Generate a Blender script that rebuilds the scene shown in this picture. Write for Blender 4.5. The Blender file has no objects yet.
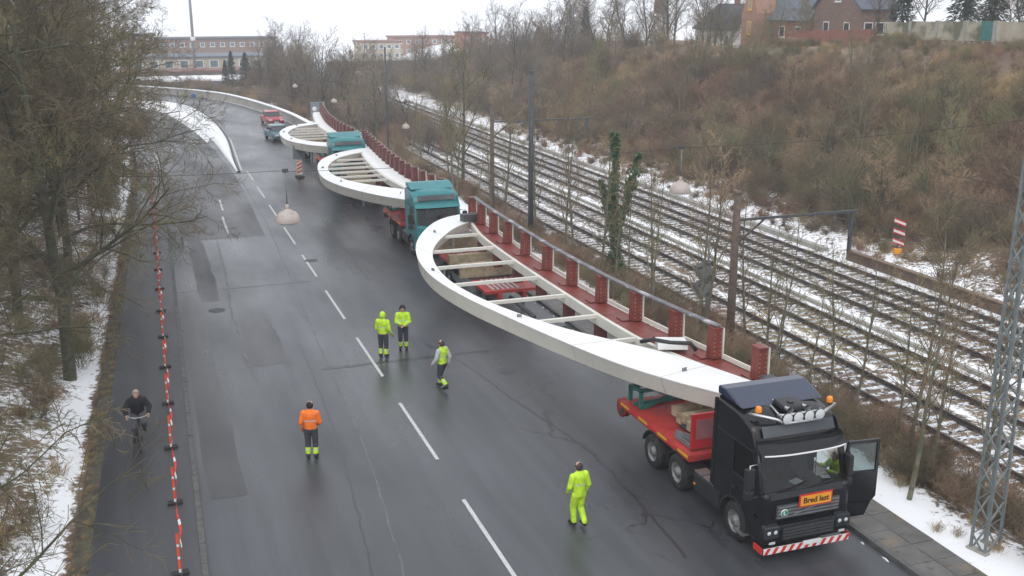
import bpy, math, random
import numpy as np
from mathutils import Vector, Matrix, noise as mnoise
R = math.radians
scene = bpy.context.scene
COL = scene.collection

# ------------------------------------------------------------------ camera
F_PX = 1050.0
PITCH = math.atan(288.0 / F_PX)
YAW = R(-19.6)
cam_d = bpy.data.cameras.new('camera')
cam_d.sensor_width = 36.0
cam_d.lens = 36.0 * F_PX / 1024.0
cam_d.clip_start = 0.1
cam_d.clip_end = 3000
cam = bpy.data.objects.new('camera', cam_d)
COL.objects.link(cam)
cam.location = (0, 0, 13.0)
cam.rotation_euler = (math.pi / 2 - PITCH, 0, YAW)
scene.camera = cam

# ------------------------------------------------------------------ sky, sun, exposure (overcast winter day)
SUN_EL, SUN_AZ = R(48), R(215)
world = bpy.data.worlds.new('World')
scene.world = world
world.use_nodes = True
wn, wl = world.node_tree.nodes, world.node_tree.links
wn.clear()
w_out = wn.new('ShaderNodeOutputWorld')
w_bg = wn.new('ShaderNodeBackground')
w_sky = wn.new('ShaderNodeTexSky')
w_sky.sky_type = 'NISHITA'
w_sky.sun_disc = False
w_sky.sun_elevation = SUN_EL
w_sky.sun_rotation = SUN_AZ
w_sky.air_density = 1.0
w_sky.dust_density = 4.0
w_mix = wn.new('ShaderNodeMix')
w_mix.data_type = 'RGBA'
w_mix.inputs[0].default_value = 0.9
w_mix.inputs[7].default_value = (8.7, 9.0, 9.5, 1)      # the even white of the cloud layer
wl.new(w_sky.outputs[0], w_mix.inputs[6])
wl.new(w_mix.outputs[2], w_bg.inputs[0])
w_bg.inputs[1].default_value = 0.14
wl.new(w_bg.outputs[0], w_out.inputs[0])

sun_d = bpy.data.lights.new('sun', 'SUN')
sun_d.energy = 0.7
sun_d.angle = R(25)
sun_d.color = (1.0, 0.97, 0.92)
sun = bpy.data.objects.new('sun', sun_d)
COL.objects.link(sun)
sdir = Vector((math.sin(SUN_AZ) * math.cos(SUN_EL), math.cos(SUN_AZ) * math.cos(SUN_EL), math.sin(SUN_EL)))
sun.rotation_euler = (-sdir).to_track_quat('-Z', 'Y').to_euler()
sun.location = (0, 0, 60)

scene.view_settings.view_transform = 'Standard'
scene.view_settings.look = 'None'
scene.view_settings.exposure = 0.08
scene.view_settings.gamma = 1.0
scene.view_settings.use_curve_mapping = False
scene.render.engine = 'CYCLES'
scene.cycles.max_bounces = 6
scene.cycles.diffuse_bounces = 3
scene.cycles.glossy_bounces = 3
scene.cycles.transmission_bounces = 4
scene.cycles.transparent_max_bounces = 8
scene.cycles.volume_bounces = 1
scene.cycles.use_denoising = True

# ------------------------------------------------------------------ helpers
class MB:
    """collects shapes of one mesh"""
    def __init__(s):
        s.v, s.f, s.m, s.sm = [], [], [], []
    def add(s, verts, faces, mi=0, smooth=False):
        o = len(s.v)
        s.v.extend([tuple(p) for p in verts])
        for f in faces:
            s.f.append(tuple(i + o for i in f)); s.m.append(mi); s.sm.append(smooth)
        return s
    def box(s, c, size, rz=0.0, rx=0.0, ry=0.0, mi=0):
        hx, hy, hz = size[0] / 2, size[1] / 2, size[2] / 2
        P = [Vector((a * hx, b * hy, d * hz)) for d in (-1, 1) for b in (-1, 1) for a in (-1, 1)]
        if rz or rx or ry:
            M = Matrix.Rotation(rz, 3, 'Z') @ Matrix.Rotation(ry, 3, 'Y') @ Matrix.Rotation(rx, 3, 'X')
            P = [M @ p for p in P]
        c = Vector(c)
        return s.add([p + c for p in P], [(0, 2, 3, 1), (4, 5, 7, 6), (0, 1, 5, 4), (2, 6, 7, 3), (0, 4, 6, 2), (1, 3, 7, 5)], mi)
    def bar(s, a, b, w, h, mi=0):
        """rectangular bar from a to b, w across, h high"""
        a, b = Vector(a), Vector(b)
        t = (b - a).normalized()
        up = Vector((0, 0, 1)) if abs(t.z) < 0.95 else Vector((1, 0, 0))
        x = t.cross(up).normalized(); u = x.cross(t)
        P = []
        for q in (a, b):
            for i, j in ((-1, -1), (1, -1), (1, 1), (-1, 1)):
                P.append(q + x * (i * w / 2) + u * (j * h / 2))
        return s.add(P, [(3, 2, 1, 0), (4, 5, 6, 7), (0, 1, 5, 4), (1, 2, 6, 5), (2, 3, 7, 6), (3, 0, 4, 7)], mi)
    def tube(s, pts, r, n=6, mi=0, cap=True, smooth=True):
        pts = [Vector(p) for p in pts]
        rs = r if isinstance(r, (list, tuple)) else [r] * len(pts)
        V, Fc = [], []
        t0 = (pts[1] - pts[0]).normalized()
        x = t0.orthogonal().normalized()
        for i, p in enumerate(pts):
            t = (pts[min(i + 1, len(pts) - 1)] - pts[max(i - 1, 0)]).normalized()
            x = (x - t * x.dot(t))
            x = x.normalized() if x.length > 1e-6 else t.orthogonal().normalized()
            y = t.cross(x)
            for k in range(n):
                a = 2 * math.pi * k / n
                V.append(p + (x * math.cos(a) + y * math.sin(a)) * rs[i])
        for i in range(len(pts) - 1):
            for k in range(n):
                k2 = (k + 1) % n
                Fc.append((i * n + k, i * n + k2, (i + 1) * n + k2, (i + 1) * n + k))
        s.add(V, Fc, mi, smooth)
        if cap:
            o = len(s.v) - len(V)
            s.f.append(tuple(o + k for k in range(n - 1, -1, -1))); s.m.append(mi); s.sm.append(False)
            q = o + (len(pts) - 1) * n
            s.f.append(tuple(q + k for k in range(n))); s.m.append(mi); s.sm.append(False)
        return s
    def lathe(s, prof, c=(0, 0, 0), axis='Z', n=20, mi=0, smooth=True):
        """prof: list of (radius, along axis)"""
        V, Fc = [], []
        for (r, h) in prof:
            for k in range(n):
                a = 2 * math.pi * k / n
                p = (r * math.cos(a), r * math.sin(a), h)
                if axis == 'X': p = (p[2], p[0], p[1])
                if axis == 'Y': p = (p[1], p[2], p[0])
                V.append((p[0] + c[0], p[1] + c[1], p[2] + c[2]))
        for i in range(len(prof) - 1):
            for k in range(n):
                k2 = (k + 1) % n
                Fc.append((i * n + k, i * n + k2, (i + 1) * n + k2, (i + 1) * n + k))
        return s.add(V, Fc, mi, smooth)
    def prism(s, poly, axis, a, b, mi=0):
        """poly in the two other axes (in order), extruded from a to b along axis"""
        n = len(poly); V = []
        for t in (a, b):
            for (p, q) in poly:
                V.append({'X': (t, p, q), 'Y': (p, t, q), 'Z': (p, q, t)}[axis])
        Fc = [tuple(range(n))[::-1], tuple(range(n, 2 * n))] + [(i, (i + 1) % n, n + (i + 1) % n, n + i) for i in range(n)]
        return s.add(V, Fc, mi)
    def mesh(s, name, mats, recalc=True):
        me = bpy.data.meshes.new(name)
        me.from_pydata(s.v, [], s.f)
        for m in (mats if isinstance(mats, (list, tuple)) else [mats]):
            me.materials.append(m)
        me.polygons.foreach_set('material_index', s.m)
        me.polygons.foreach_set('use_smooth', s.sm)
        if recalc:
            import bmesh
            bm = bmesh.new(); bm.from_mesh(me)
            bmesh.ops.recalc_face_normals(bm, faces=bm.faces)
            bm.to_mesh(me); bm.free()
        me.update()
        return me

def link(name, data, parent=None, loc=None, rot=None):
    o = bpy.data.objects.new(name, data)
    COL.objects.link(o)
    if parent is not None: o.parent = parent
    if loc is not None: o.location = loc
    if rot is not None: o.rotation_euler = rot
    return o
def part(name, mb, mats, parent, loc=None, rot=None, bevel=0.0):
    o = link(name, mb.mesh(name, mats), parent, loc, rot)
    if bevel:
        b = o.modifiers.new('bevel', 'BEVEL'); b.width = bevel; b.segments = 2; b.limit_method = 'ANGLE'; b.angle_limit = R(40)
    return o
def tag(o, label, cat, group=None):
    o['label'] = label; o['category'] = cat
    if group: o['group'] = group
    return o
def thing(name, label, cat, loc=(0, 0, 0), rz=0.0, group=None):
    o = link(name, None, None, loc, (0, 0, rz))
    o.empty_display_size = 0.3
    return tag(o, label, cat, group)
def struct(name, mb, mats, parent=None):
    o = link(name, mb.mesh(name, mats), parent)
    if parent is None: o['kind'] = 'structure'
    return o
def copy_tree(o, parent=None):
    c = o.copy(); COL.objects.link(c)
    if parent is not None: c.parent = parent
    for ch in list(o.children): copy_tree(ch, c)
    return c
def catmull(P, n):
    """resample a polyline smoothly to n points evenly along its length"""
    P = [np.array(p, float) for p in P]
    Q = [2 * P[0] - P[1]] + P + [2 * P[-1] - P[-2]]
    out = []
    for i in range(1, len(Q) - 2):
        for k in range(12):
            t = k / 12
            out.append(0.5 * ((2 * Q[i]) + (Q[i + 1] - Q[i - 1]) * t + (2 * Q[i - 1] - 5 * Q[i] + 4 * Q[i + 1] - Q[i + 2]) * t * t + (-Q[i - 1] + 3 * Q[i] - 3 * Q[i + 1] + Q[i + 2]) * t ** 3))
    out.append(P[-1]); out = np.array(out)
    s = np.r_[0, np.cumsum(np.linalg.norm(np.diff(out, axis=0), axis=1))]
    u = np.linspace(0, s[-1], n)
    return np.stack([np.interp(u, s, out[:, j]) for j in range(out.shape[1])], 1)

# ------------------------------------------------------------------ materials
def mat(name, col, rough=0.6, metal=0.0, var=0.12, scale=3.0, bump=0.0, bscale=30.0, col2=None, lo=0.4, hi=0.6, spec=0.5, dirt=None, coat=0.0, rand=0.0):
    """base colour broken up by noise; col2 is a second colour the thing has in patches; dirt is grime in blotches"""
    m = bpy.data.materials.new(name); m.use_nodes = True
    n, l = m.node_tree.nodes, m.node_tree.links
    b = n['Principled BSDF']
    b.inputs['Metallic'].default_value = metal
    b.inputs['Specular IOR Level'].default_value = spec
    b.inputs['Coat Weight'].default_value = coat
    geo = n.new('ShaderNodeNewGeometry')
    def nz(s, det=6, w=None):
        t = n.new('ShaderNodeTexNoise'); t.inputs['Scale'].default_value = s; t.inputs['Detail'].default_value = det
        l.new(geo.outputs['Position'], t.inputs['Vector'])
        return t.outputs['Fac']
    def ramp(f, a, z):
        r = n.new('ShaderNodeMapRange'); r.inputs[1].default_value = a; r.inputs[2].default_value = z
        l.new(f, r.inputs[0]); return r.outputs[0]
    def mix(f, a, z, mode='MIX'):
        x = n.new('ShaderNodeMix'); x.data_type = 'RGBA'; x.blend_type = mode
        for i, q in ((0, f), (6, a), (7, z)):
            if hasattr(q, 'links'): l.new(q, x.inputs[i])
            elif i == 0: x.inputs[0].default_value = q
            else: x.inputs[i].default_value = (*q, 1)
        return x.outputs[2]
    base = col
    if col2 is not None: base = mix(ramp(nz(scale * 0.6), lo, hi), base, col2)
    f = nz(scale)
    base = mix(ramp(f, 0.3, 0.7), mix(1.0, base, (1 - var,) * 3, 'MULTIPLY'), mix(1.0, base, (1 + var,) * 3, 'MULTIPLY'))
    if dirt is not None: base = mix(ramp(nz(scale * 2.3, 9), 0.56, 0.72), base, dirt)
    if rand:
        oi = n.new('ShaderNodeObjectInfo')
        hsv = n.new('ShaderNodeHueSaturation')
        r = n.new('ShaderNodeMapRange'); r.inputs[3].default_value = 1 - rand; r.inputs[4].default_value = 1 + rand
        l.new(oi.outputs['Random'], r.inputs[0]); l.new(r.outputs[0], hsv.inputs['Value']); l.new(base, hsv.inputs['Color'])
        base = hsv.outputs[0]
    l.new(base, b.inputs['Base Color'])
    rr = n.new('ShaderNodeMapRange'); rr.inputs[3].default_value = max(0.02, rough * 0.82); rr.inputs[4].default_value = min(1, rough * 1.18)
    l.new(nz(scale * 1.7), rr.inputs[0]); l.new(rr.outputs[0], b.inputs['Roughness'])
    if bump:
        bp = n.new('ShaderNodeBump'); bp.inputs['Strength'].default_value = bump; bp.inputs['Distance'].default_value = 0.02
        l.new(nz(bscale, 4), bp.inputs['Height']); l.new(bp.outputs[0], b.inputs['Normal'])
    return m
def glass_mat(name, col=(0.55, 0.62, 0.62), alpha=0.25):
    m = bpy.data.materials.new(name); m.use_nodes = True
    n, l = m.node_tree.nodes, m.node_tree.links
    out = n['Material Output']; n.remove(n['Principled BSDF'])
    tr = n.new('ShaderNodeBsdfTransparent'); tr.inputs[0].default_value = (*col, 1)
    gl = n.new('ShaderNodeBsdfGlossy'); gl.inputs['Roughness'].default_value = 0.05
    fr = n.new('ShaderNodeFresnel'); fr.inputs[0].default_value = 1.5
    mx = n.new('ShaderNodeMixShader')
    l.new(fr.outputs[0], mx.inputs[0]); l.new(tr.outputs[0], mx.inputs[1]); l.new(gl.outputs[0], mx.inputs[2]); l.new(mx.outputs[0], out.inputs[0])
    return m

M = {}
M['rubber'] = mat('rubber', (0.018, 0.018, 0.019), 0.75, var=0.2, dirt=(0.06, 0.055, 0.05))
M['black'] = mat('black_paint', (0.006, 0.007, 0.009), 0.2, var=0.1, scale=2, coat=0.0, spec=0.42, dirt=(0.012, 0.013, 0.016))
M['black_plastic'] = mat('black_plastic', (0.02, 0.02, 0.022), 0.5, var=0.15)
M['interior'] = mat('interior', (0.03, 0.03, 0.033), 0.8, var=0.2)
M['navy'] = mat('navy_paint', (0.012, 0.023, 0.055), 0.25, var=0.1, coat=0.3)
M['teal'] = mat('teal_paint', (0.02, 0.20, 0.22), 0.35, var=0.12, dirt=(0.07, 0.12, 0.12))
M['teal_frame'] = mat('teal_frame', (0.02, 0.16, 0.14), 0.5, var=0.2, dirt=(0.06, 0.06, 0.05))
M['red_bed'] = mat('red_deck_paint', (0.42, 0.035, 0.03), 0.5, var=0.22, scale=2.5, dirt=(0.16, 0.05, 0.04), bump=0.15)
M['red_board'] = mat('red_board', (0.46, 0.03, 0.035), 0.4, var=0.08)
M['emblem_red'] = mat('faded_emblem', (0.34, 0.12, 0.12), 0.5, var=0.05, col2=(0.24, 0.11, 0.12))
M['oxide'] = mat('red_oxide_primer', (0.19, 0.034, 0.024), 0.5, var=0.25, scale=4, dirt=(0.11, 0.035, 0.03))
M['oxide_dark'] = mat('dark_red_primer', (0.13, 0.03, 0.026), 0.6, var=0.25, scale=4, dirt=(0.07, 0.03, 0.03))
M['white'] = mat('cream_white_steel', (0.72, 0.70, 0.63), 0.38, var=0.04, scale=0.8, dirt=(0.66, 0.63, 0.56))
M['white_top'] = mat('paler_white_steel', (0.80, 0.80, 0.79), 0.5, var=0.03, scale=0.9, dirt=(0.75, 0.75, 0.74))  # paler and less creamy than the white of the girder sides
M['weld'] = mat('weld_bead', (0.50, 0.49, 0.45), 0.5, var=0.15, scale=5)
M['silver'] = mat('brushed_metal', (0.55, 0.55, 0.55), 0.35, metal=0.9, var=0.1)
M['rim'] = mat('rim_grey', (0.24, 0.24, 0.24), 0.45, metal=0.3, var=0.3, scale=14, dirt=(0.08, 0.075, 0.07))
M['steel'] = mat('dull_steel', (0.22, 0.23, 0.24), 0.5, metal=0.4, var=0.2)
M['galv'] = mat('galvanised_steel', (0.20, 0.225, 0.225), 0.55, metal=0.3, var=0.2, scale=6)
M['dark_steel'] = mat('dark_weathered_steel', (0.07, 0.075, 0.08), 0.6, metal=0.2, var=0.25)
M['rail_steel'] = mat('rail_steel', (0.050, 0.036, 0.030), 0.6, var=0.3, scale=5)
M['rust'] = mat('rusty_steel', (0.085, 0.055, 0.042), 0.8, var=0.3, scale=8)
M['timber'] = mat('pale_timber', (0.36, 0.30, 0.20), 0.8, var=0.25, scale=4, dirt=(0.20, 0.13, 0.07))
M['old_wood'] = mat('old_wooden_pole', (0.12, 0.09, 0.07), 0.85, var=0.3, scale=6, bump=0.3)
M['rods'] = mat('pale_rods', (0.42, 0.42, 0.42), 0.5, var=0.2)
M['orange_lens'] = mat('orange_lens', (0.85, 0.26, 0.02), 0.25, var=0.05)
M['lens'] = mat('lamp_glass', (0.62, 0.65, 0.66), 0.12, var=0.05, spec=0.8)
M['glass'] = glass_mat('windscreen_glass')
M['dark_glass'] = mat('dark_glass', (0.03, 0.035, 0.04), 0.08, var=0.05, spec=0.7)
M['sign_orange'] = mat('sign_orange', (0.85, 0.36, 0.03), 0.5, var=0.05)
M['sign_red'] = mat('sign_red', (0.55, 0.03, 0.02), 0.5, var=0.05)
M['ink'] = mat('black_print', (0.01, 0.01, 0.01), 0.6, var=0.0)
M['white_paint'] = mat('white_paint', (0.78, 0.78, 0.77), 0.5, var=0.06)
M['red_stripe'] = mat('red_stripe', (0.60, 0.035, 0.03), 0.45, var=0.08)
M['post_red'] = mat('marker_red', (0.70, 0.05, 0.035), 0.5, var=0.1)
M['post_orange'] = mat('marker_orange', (0.80, 0.10, 0.04), 0.5, var=0.1)
M['yellow_stripe'] = mat('yellow_reflector', (0.70, 0.42, 0.03), 0.45, var=0.1)
M['green_badge'] = mat('green_badge', (0.03, 0.25, 0.12), 0.4, var=0.05)
M['header_grey'] = mat('header_board', (0.045, 0.055, 0.065), 0.35, var=0.05, col2=(0.08, 0.09, 0.10), scale=2)
M['sign_grey'] = mat('sign_back', (0.20, 0.24, 0.27), 0.5, var=0.1)
M['shade'] = mat('lamp_shade', (0.44, 0.38, 0.34), 0.45, var=0.08, dirt=(0.33, 0.29, 0.26))
M['wire'] = mat('wire', (0.05, 0.05, 0.05), 0.6, var=0)
M['bark'] = mat('bark', (0.075, 0.065, 0.045), 0.9, var=0.35, scale=6, bump=0.5, bscale=25, col2=(0.07, 0.085, 0.04), lo=0.45, hi=0.6)
M['bark_pale'] = mat('pale_bark', (0.17, 0.15, 0.11), 0.9, var=0.3, scale=5, col2=(0.12, 0.13, 0.07), lo=0.45, hi=0.6)
M['twig_olive'] = mat('mossy_twigs', (0.165, 0.145, 0.070), 0.9, var=0.35, scale=0.5, rand=0.25, col2=(0.15, 0.112, 0.075), lo=0.42, hi=0.58)
M['twig_brown'] = mat('brown_twigs', (0.32, 0.22, 0.135), 0.9, var=0.3, scale=0.3, rand=0.35, col2=(0.19, 0.16, 0.09))
M['twig_far'] = mat('grey_brown_twigs', (0.20, 0.165, 0.13), 0.9, var=0.25, scale=0.2, rand=0.25)
M['twig_red'] = mat('reddish_twigs', (0.28, 0.165, 0.11), 0.9, var=0.3, scale=0.3, rand=0.35, col2=(0.19, 0.15, 0.10))
M['twig_green'] = mat('green_twigs', (0.21, 0.195, 0.09), 0.9, var=0.3, scale=0.4, rand=0.3)
M['dry_grass'] = mat('dry_grass', (0.40, 0.29, 0.15), 0.9, var=0.3, scale=0.4, rand=0.2)
M['ivy'] = mat('ivy_leaves', (0.045, 0.115, 0.035), 0.5, var=0.4, scale=5)
M['needles'] = mat('dark_needles', (0.025, 0.05, 0.03), 0.8, var=0.35, scale=1.5)
M['brick_dark'] = mat('dark_brown_brick', (0.20, 0.13, 0.10), 0.85, var=0.2, scale=3)
M['brick'] = mat('red_brick', (0.26, 0.10, 0.07), 0.85, var=0.2, scale=3, dirt=(0.20, 0.10, 0.08))
M['brick_pale'] = mat('pale_brick', (0.34, 0.19, 0.13), 0.85, var=0.15, scale=3)
M['slate'] = mat('blue_slate_roof', (0.10, 0.12, 0.16), 0.7, var=0.15, scale=1.5)
M['roof_tile'] = mat('dark_roof_tile', (0.06, 0.06, 0.07), 0.8, var=0.15)
M['red_tile'] = mat('red_roof_tile', (0.20, 0.09, 0.065), 0.8, var=0.15)
M['render_white'] = mat('white_render', (0.70, 0.69, 0.66), 0.8, var=0.06)
M['render_cream'] = mat('cream_render', (0.48, 0.42, 0.32), 0.8, var=0.1)
M['concrete'] = mat('concrete', (0.33, 0.32, 0.29), 0.85, var=0.15, scale=1.5, dirt=(0.24, 0.23, 0.20), bump=0.2)
M['wall_panel'] = mat('weathered_wall_panel', (0.40, 0.36, 0.28), 0.85, var=0.2, scale=0.8, col2=(0.14, 0.14, 0.09), lo=0.5, hi=0.6)
M['blue_glass'] = mat('bluish_facade', (0.10, 0.16, 0.20), 0.3, var=0.15)
M['snow'] = mat('snow', (0.86, 0.87, 0.89), 0.7, var=0.05, scale=2, bump=0.3, bscale=8)
M['kerb'] = mat('kerb_granite', (0.10, 0.10, 0.098), 0.7, var=0.25, scale=3, dirt=(0.045, 0.045, 0.042))
M['slab'] = mat('paving_slab', (0.115, 0.11, 0.105), 0.5, var=0.22, scale=2.0, col2=(0.15, 0.12, 0.08), lo=0.52, hi=0.66, dirt=(0.06, 0.055, 0.045), bump=0.15, rand=0.12)
M['plank_brown'] = mat('brown_plank', (0.13, 0.085, 0.06), 0.75, var=0.2, scale=3)
M['skin'] = mat('skin', (0.48, 0.30, 0.22), 0.6, var=0.05)
M['hivis'] = mat('hi_vis_yellow', (0.52, 0.80, 0.03), 0.65, var=0.2, scale=9, bump=1.0, bscale=14)
M['hiorange'] = mat('hi_vis_orange', (0.95, 0.20, 0.02), 0.65, var=0.12, scale=9, bump=1.0, bscale=14)
M['reflex'] = mat('silver_reflex_tape', (0.55, 0.57, 0.58), 0.4, var=0.05)
M['navy_cloth'] = mat('dark_grey_work_cloth', (0.045, 0.05, 0.062), 0.9, var=0.2, scale=9, bump=1.0, bscale=14)
M['grey_cloth'] = mat('pale_grey_cloth', (0.50, 0.51, 0.50), 0.9, var=0.12, scale=9, bump=1.0, bscale=14)
M['black_cloth'] = mat('black_cloth', (0.014, 0.014, 0.017), 0.9, var=0.2, scale=9, bump=1.0, bscale=14)
M['grey_trousers'] = mat('grey_trousers', (0.085, 0.087, 0.10), 0.9, var=0.2, scale=9, bump=1.0, bscale=14)
M['boot'] = mat('black_boot', (0.012, 0.012, 0.012), 0.6, var=0.1)
M['hair_grey'] = mat('grey_hair', (0.30, 0.29, 0.28), 0.8, var=0.2, scale=20)
M['hair_dark'] = mat('dark_hair', (0.05, 0.038, 0.03), 0.8, var=0.2, scale=20)
M['car_red'] = mat('car_red', (0.42, 0.02, 0.03), 0.3, var=0.05, coat=0.4)
M['car_teal'] = mat('car_teal', (0.02, 0.12, 0.15), 0.3, var=0.05, coat=0.4)
M['blue_sign'] = mat('blue_sign', (0.02, 0.08, 0.35), 0.5, var=0.05)

def ground_mat():
    """leaf litter and dead grass with thin snow lying on it; the 'snow' attribute says how much lies where and hazes the far fields white"""
    m = bpy.data.materials.new('winter_ground'); m.use_nodes = True
    n, l = m.node_tree.nodes, m.node_tree.links
    b = n['Principled BSDF']; b.inputs['Roughness'].default_value = 0.9
    geo = n.new('ShaderNodeNewGeometry')
    def nz(s, det=8, rough=0.6):
        t = n.new('ShaderNodeTexNoise'); t.inputs['Scale'].default_value = s; t.inputs['Detail'].default_value = det; t.inputs['Roughness'].default_value = rough
        l.new(geo.outputs['Position'], t.inputs['Vector']); return t.outputs['Fac']
    def math_(op, a, c):
        x = n.new('ShaderNodeMath'); x.operation = op
        for i, q in enumerate((a, c)):
            if hasattr(q, 'links'): l.new(q, x.inputs[i])
            else: x.inputs[i].default_value = q
        return x.outputs[0]
    def mix(f, a, c):
        x = n.new('ShaderNodeMix'); x.data_type = 'RGBA'
        for i, q in ((0, f), (6, a), (7, c)):
            if hasattr(q, 'links'): l.new(q, x.inputs[i])
            else: x.inputs[i].default_value = (*q, 1)
        return x.outputs[2]
    def mr(f, a, z):
        r = n.new('ShaderNodeMapRange'); r.inputs[1].default_value = a; r.inputs[2].default_value = z; l.new(f, r.inputs[0]); return r.outputs[0]
    litter = mix(mr(nz(1.3), 0.35, 0.65), (0.085, 0.055, 0.038), (0.17, 0.115, 0.075))
    litter = mix(mr(nz(0.12, 5), 0.50, 0.66), litter, (0.27, 0.20, 0.11))
    litter = mix(mr(nz(0.2, 5), 0.55, 0.7), litter, (0.06, 0.07, 0.03))
    at = n.new('ShaderNodeAttribute'); at.attribute_name = 'snow'
    fine = math_('ADD', math_('MULTIPLY', nz(4.5, 6, 0.7), 0.65), math_('MULTIPLY', nz(0.7, 4), 0.35))
    thr = math_('SUBTRACT', 0.86, math_('MULTIPLY', at.outputs['Fac'], 0.68))
    sn = n.new('ShaderNodeMapRange'); sn.inputs[1].default_value = -0.035; sn.inputs[2].default_value = 0.045
    l.new(math_('SUBTRACT', fine, thr), sn.inputs[0])
    col = mix(sn.outputs[0], litter, (0.86, 0.87, 0.89))
    l.new(col, b.inputs['Base Color'])
    bp = n.new('ShaderNodeBump'); bp.inputs['Strength'].default_value = 0.6; bp.inputs['Distance'].default_value = 0.06
    l.new(fine, bp.inputs['Height']); l.new(bp.outputs[0], b.inputs['Normal'])
    return m
def asphalt_mat(name, base=(0.056, 0.060, 0.067), seed=0.0, rough=0.33):
    m = bpy.data.materials.new(name); m.use_nodes = True
    n, l = m.node_tree.nodes, m.node_tree.links
    b = n['Principled BSDF']
    geo = n.new('ShaderNodeNewGeometry')
    def nz(s, det=6, stretch=None, rough=0.55):
        t = n.new('ShaderNodeTexNoise'); t.inputs['Scale'].default_value = s; t.inputs['Detail'].default_value = det; t.inputs['Roughness'].default_value = rough
        mp = n.new('ShaderNodeMapping'); mp.inputs['Location'].default_value = (seed, seed * 2, 0)
        if stretch: mp.inputs['Scale'].default_value = stretch
        l.new(geo.outputs['Position'], mp.inputs['Vector']); l.new(mp.outputs[0], t.inputs['Vector']); return t.outputs['Fac']
    def mr(f, a, z, lo=0.0, hi=1.0):
        r = n.new('ShaderNodeMapRange'); r.inputs[1].default_value = a; r.inputs[2].default_value = z; r.inputs[3].default_value = lo; r.inputs[4].default_value = hi
        l.new(f, r.inputs[0]); return r.outputs[0]
    def mix(f, a, c, mode='MIX'):
        x = n.new('ShaderNodeMix'); x.data_type = 'RGBA'; x.blend_type = mode
        for i, q in ((0, f), (6, a), (7, c)):
            if hasattr(q, 'links'): l.new(q, x.inputs[i])
            elif i == 0: x.inputs[0].default_value = q
            else: x.inputs[i].default_value = (*q, 1)
        return x.outputs[2]
    d = tuple(c * 0.72 for c in base); u = tuple(c * 1.35 for c in base)
    col = mix(mr(nz(0.22, 5, (1, 0.25, 1)), 0.35, 0.65), d, u)            # worn lanes running along the road
    col = mix(mr(nz(0.9, 6, (2.4, 0.12, 1)), 0.42, 0.62), col, mix(1.0, col, (0.78, 0.78, 0.79), 'MULTIPLY'))
    col = mix(mr(nz(60, 3), 0.35, 0.7), mix(1.0, col, (0.82, 0.82, 0.82), 'MULTIPLY'), mix(1.0, col, (1.2, 1.2, 1.2), 'MULTIPLY'))
    vor = n.new('ShaderNodeTexVoronoi'); vor.feature = 'DISTANCE_TO_EDGE'; vor.inputs['Scale'].default_value = 0.16
    wob = n.new('ShaderNodeTexNoise'); wob.inputs['Scale'].default_value = 0.8; wob.inputs['Detail'].default_value = 6
    vm = n.new('ShaderNodeVectorMath'); vm.operation = 'MULTIPLY_ADD'; vm.inputs[1].default_value = (1.6, 1.6, 0)
    l.new(geo.outputs['Position'], wob.inputs['Vector']); l.new(wob.outputs['Color'], vm.inputs[0]); l.new(geo.outputs['Position'], vm.inputs[2]); l.new(vm.outputs[0], vor.inputs['Vector'])
    crack = mr(vor.outputs['Distance'], 0.002, 0.008, 1.0, 0.0)
    sel = mr(nz(0.11, 3), 0.58, 0.62)
    cm = n.new('ShaderNodeMath'); cm.operation = 'MULTIPLY'; l.new(crack, cm.inputs[0]); l.new(sel, cm.inputs[1])
    col = mix(cm.outputs[0], col, (0.016, 0.016, 0.017))
    l.new(col, b.inputs['Base Color'])
    l.new(mr(nz(0.35, 6, (1, 0.3, 1)), 0.35, 0.65, rough * 0.75, rough * 1.3), b.inputs['Roughness'])
    bp = n.new('ShaderNodeBump'); bp.inputs['Strength'].default_value = 0.25; bp.inputs['Distance'].default_value = 0.01
    l.new(nz(45, 3), bp.inputs['Height']); l.new(bp.outputs[0], b.inputs['Normal'])
    return m
def worn_paint():
    m = mat('worn_road_paint', (0.54, 0.54, 0.53), 0.6, var=0.12, scale=8, dirt=(0.16, 0.16, 0.16))
    return m
M['ground'] = ground_mat()
M['asphalt'] = asphalt_mat('wet_asphalt')
M['asphalt_path'] = asphalt_mat('path_asphalt', (0.048, 0.051, 0.057), 31.0, 0.40)
M['asphalt_patch'] = asphalt_mat('repair_asphalt', (0.044, 0.044, 0.047), 57.0, 0.36)
M['asphalt_light'] = asphalt_mat('worn_asphalt', (0.072, 0.072, 0.075), 77.0, 0.5)
M['lane_paint'] = worn_paint()
M['seam'] = mat('pale_seam', (0.12, 0.12, 0.125), 0.6, var=0.3, scale=1.5, dirt=(0.06, 0.06, 0.063))
M['tar'] = mat('tar_seam', (0.026, 0.026, 0.028), 0.35, var=0.2)

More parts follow.
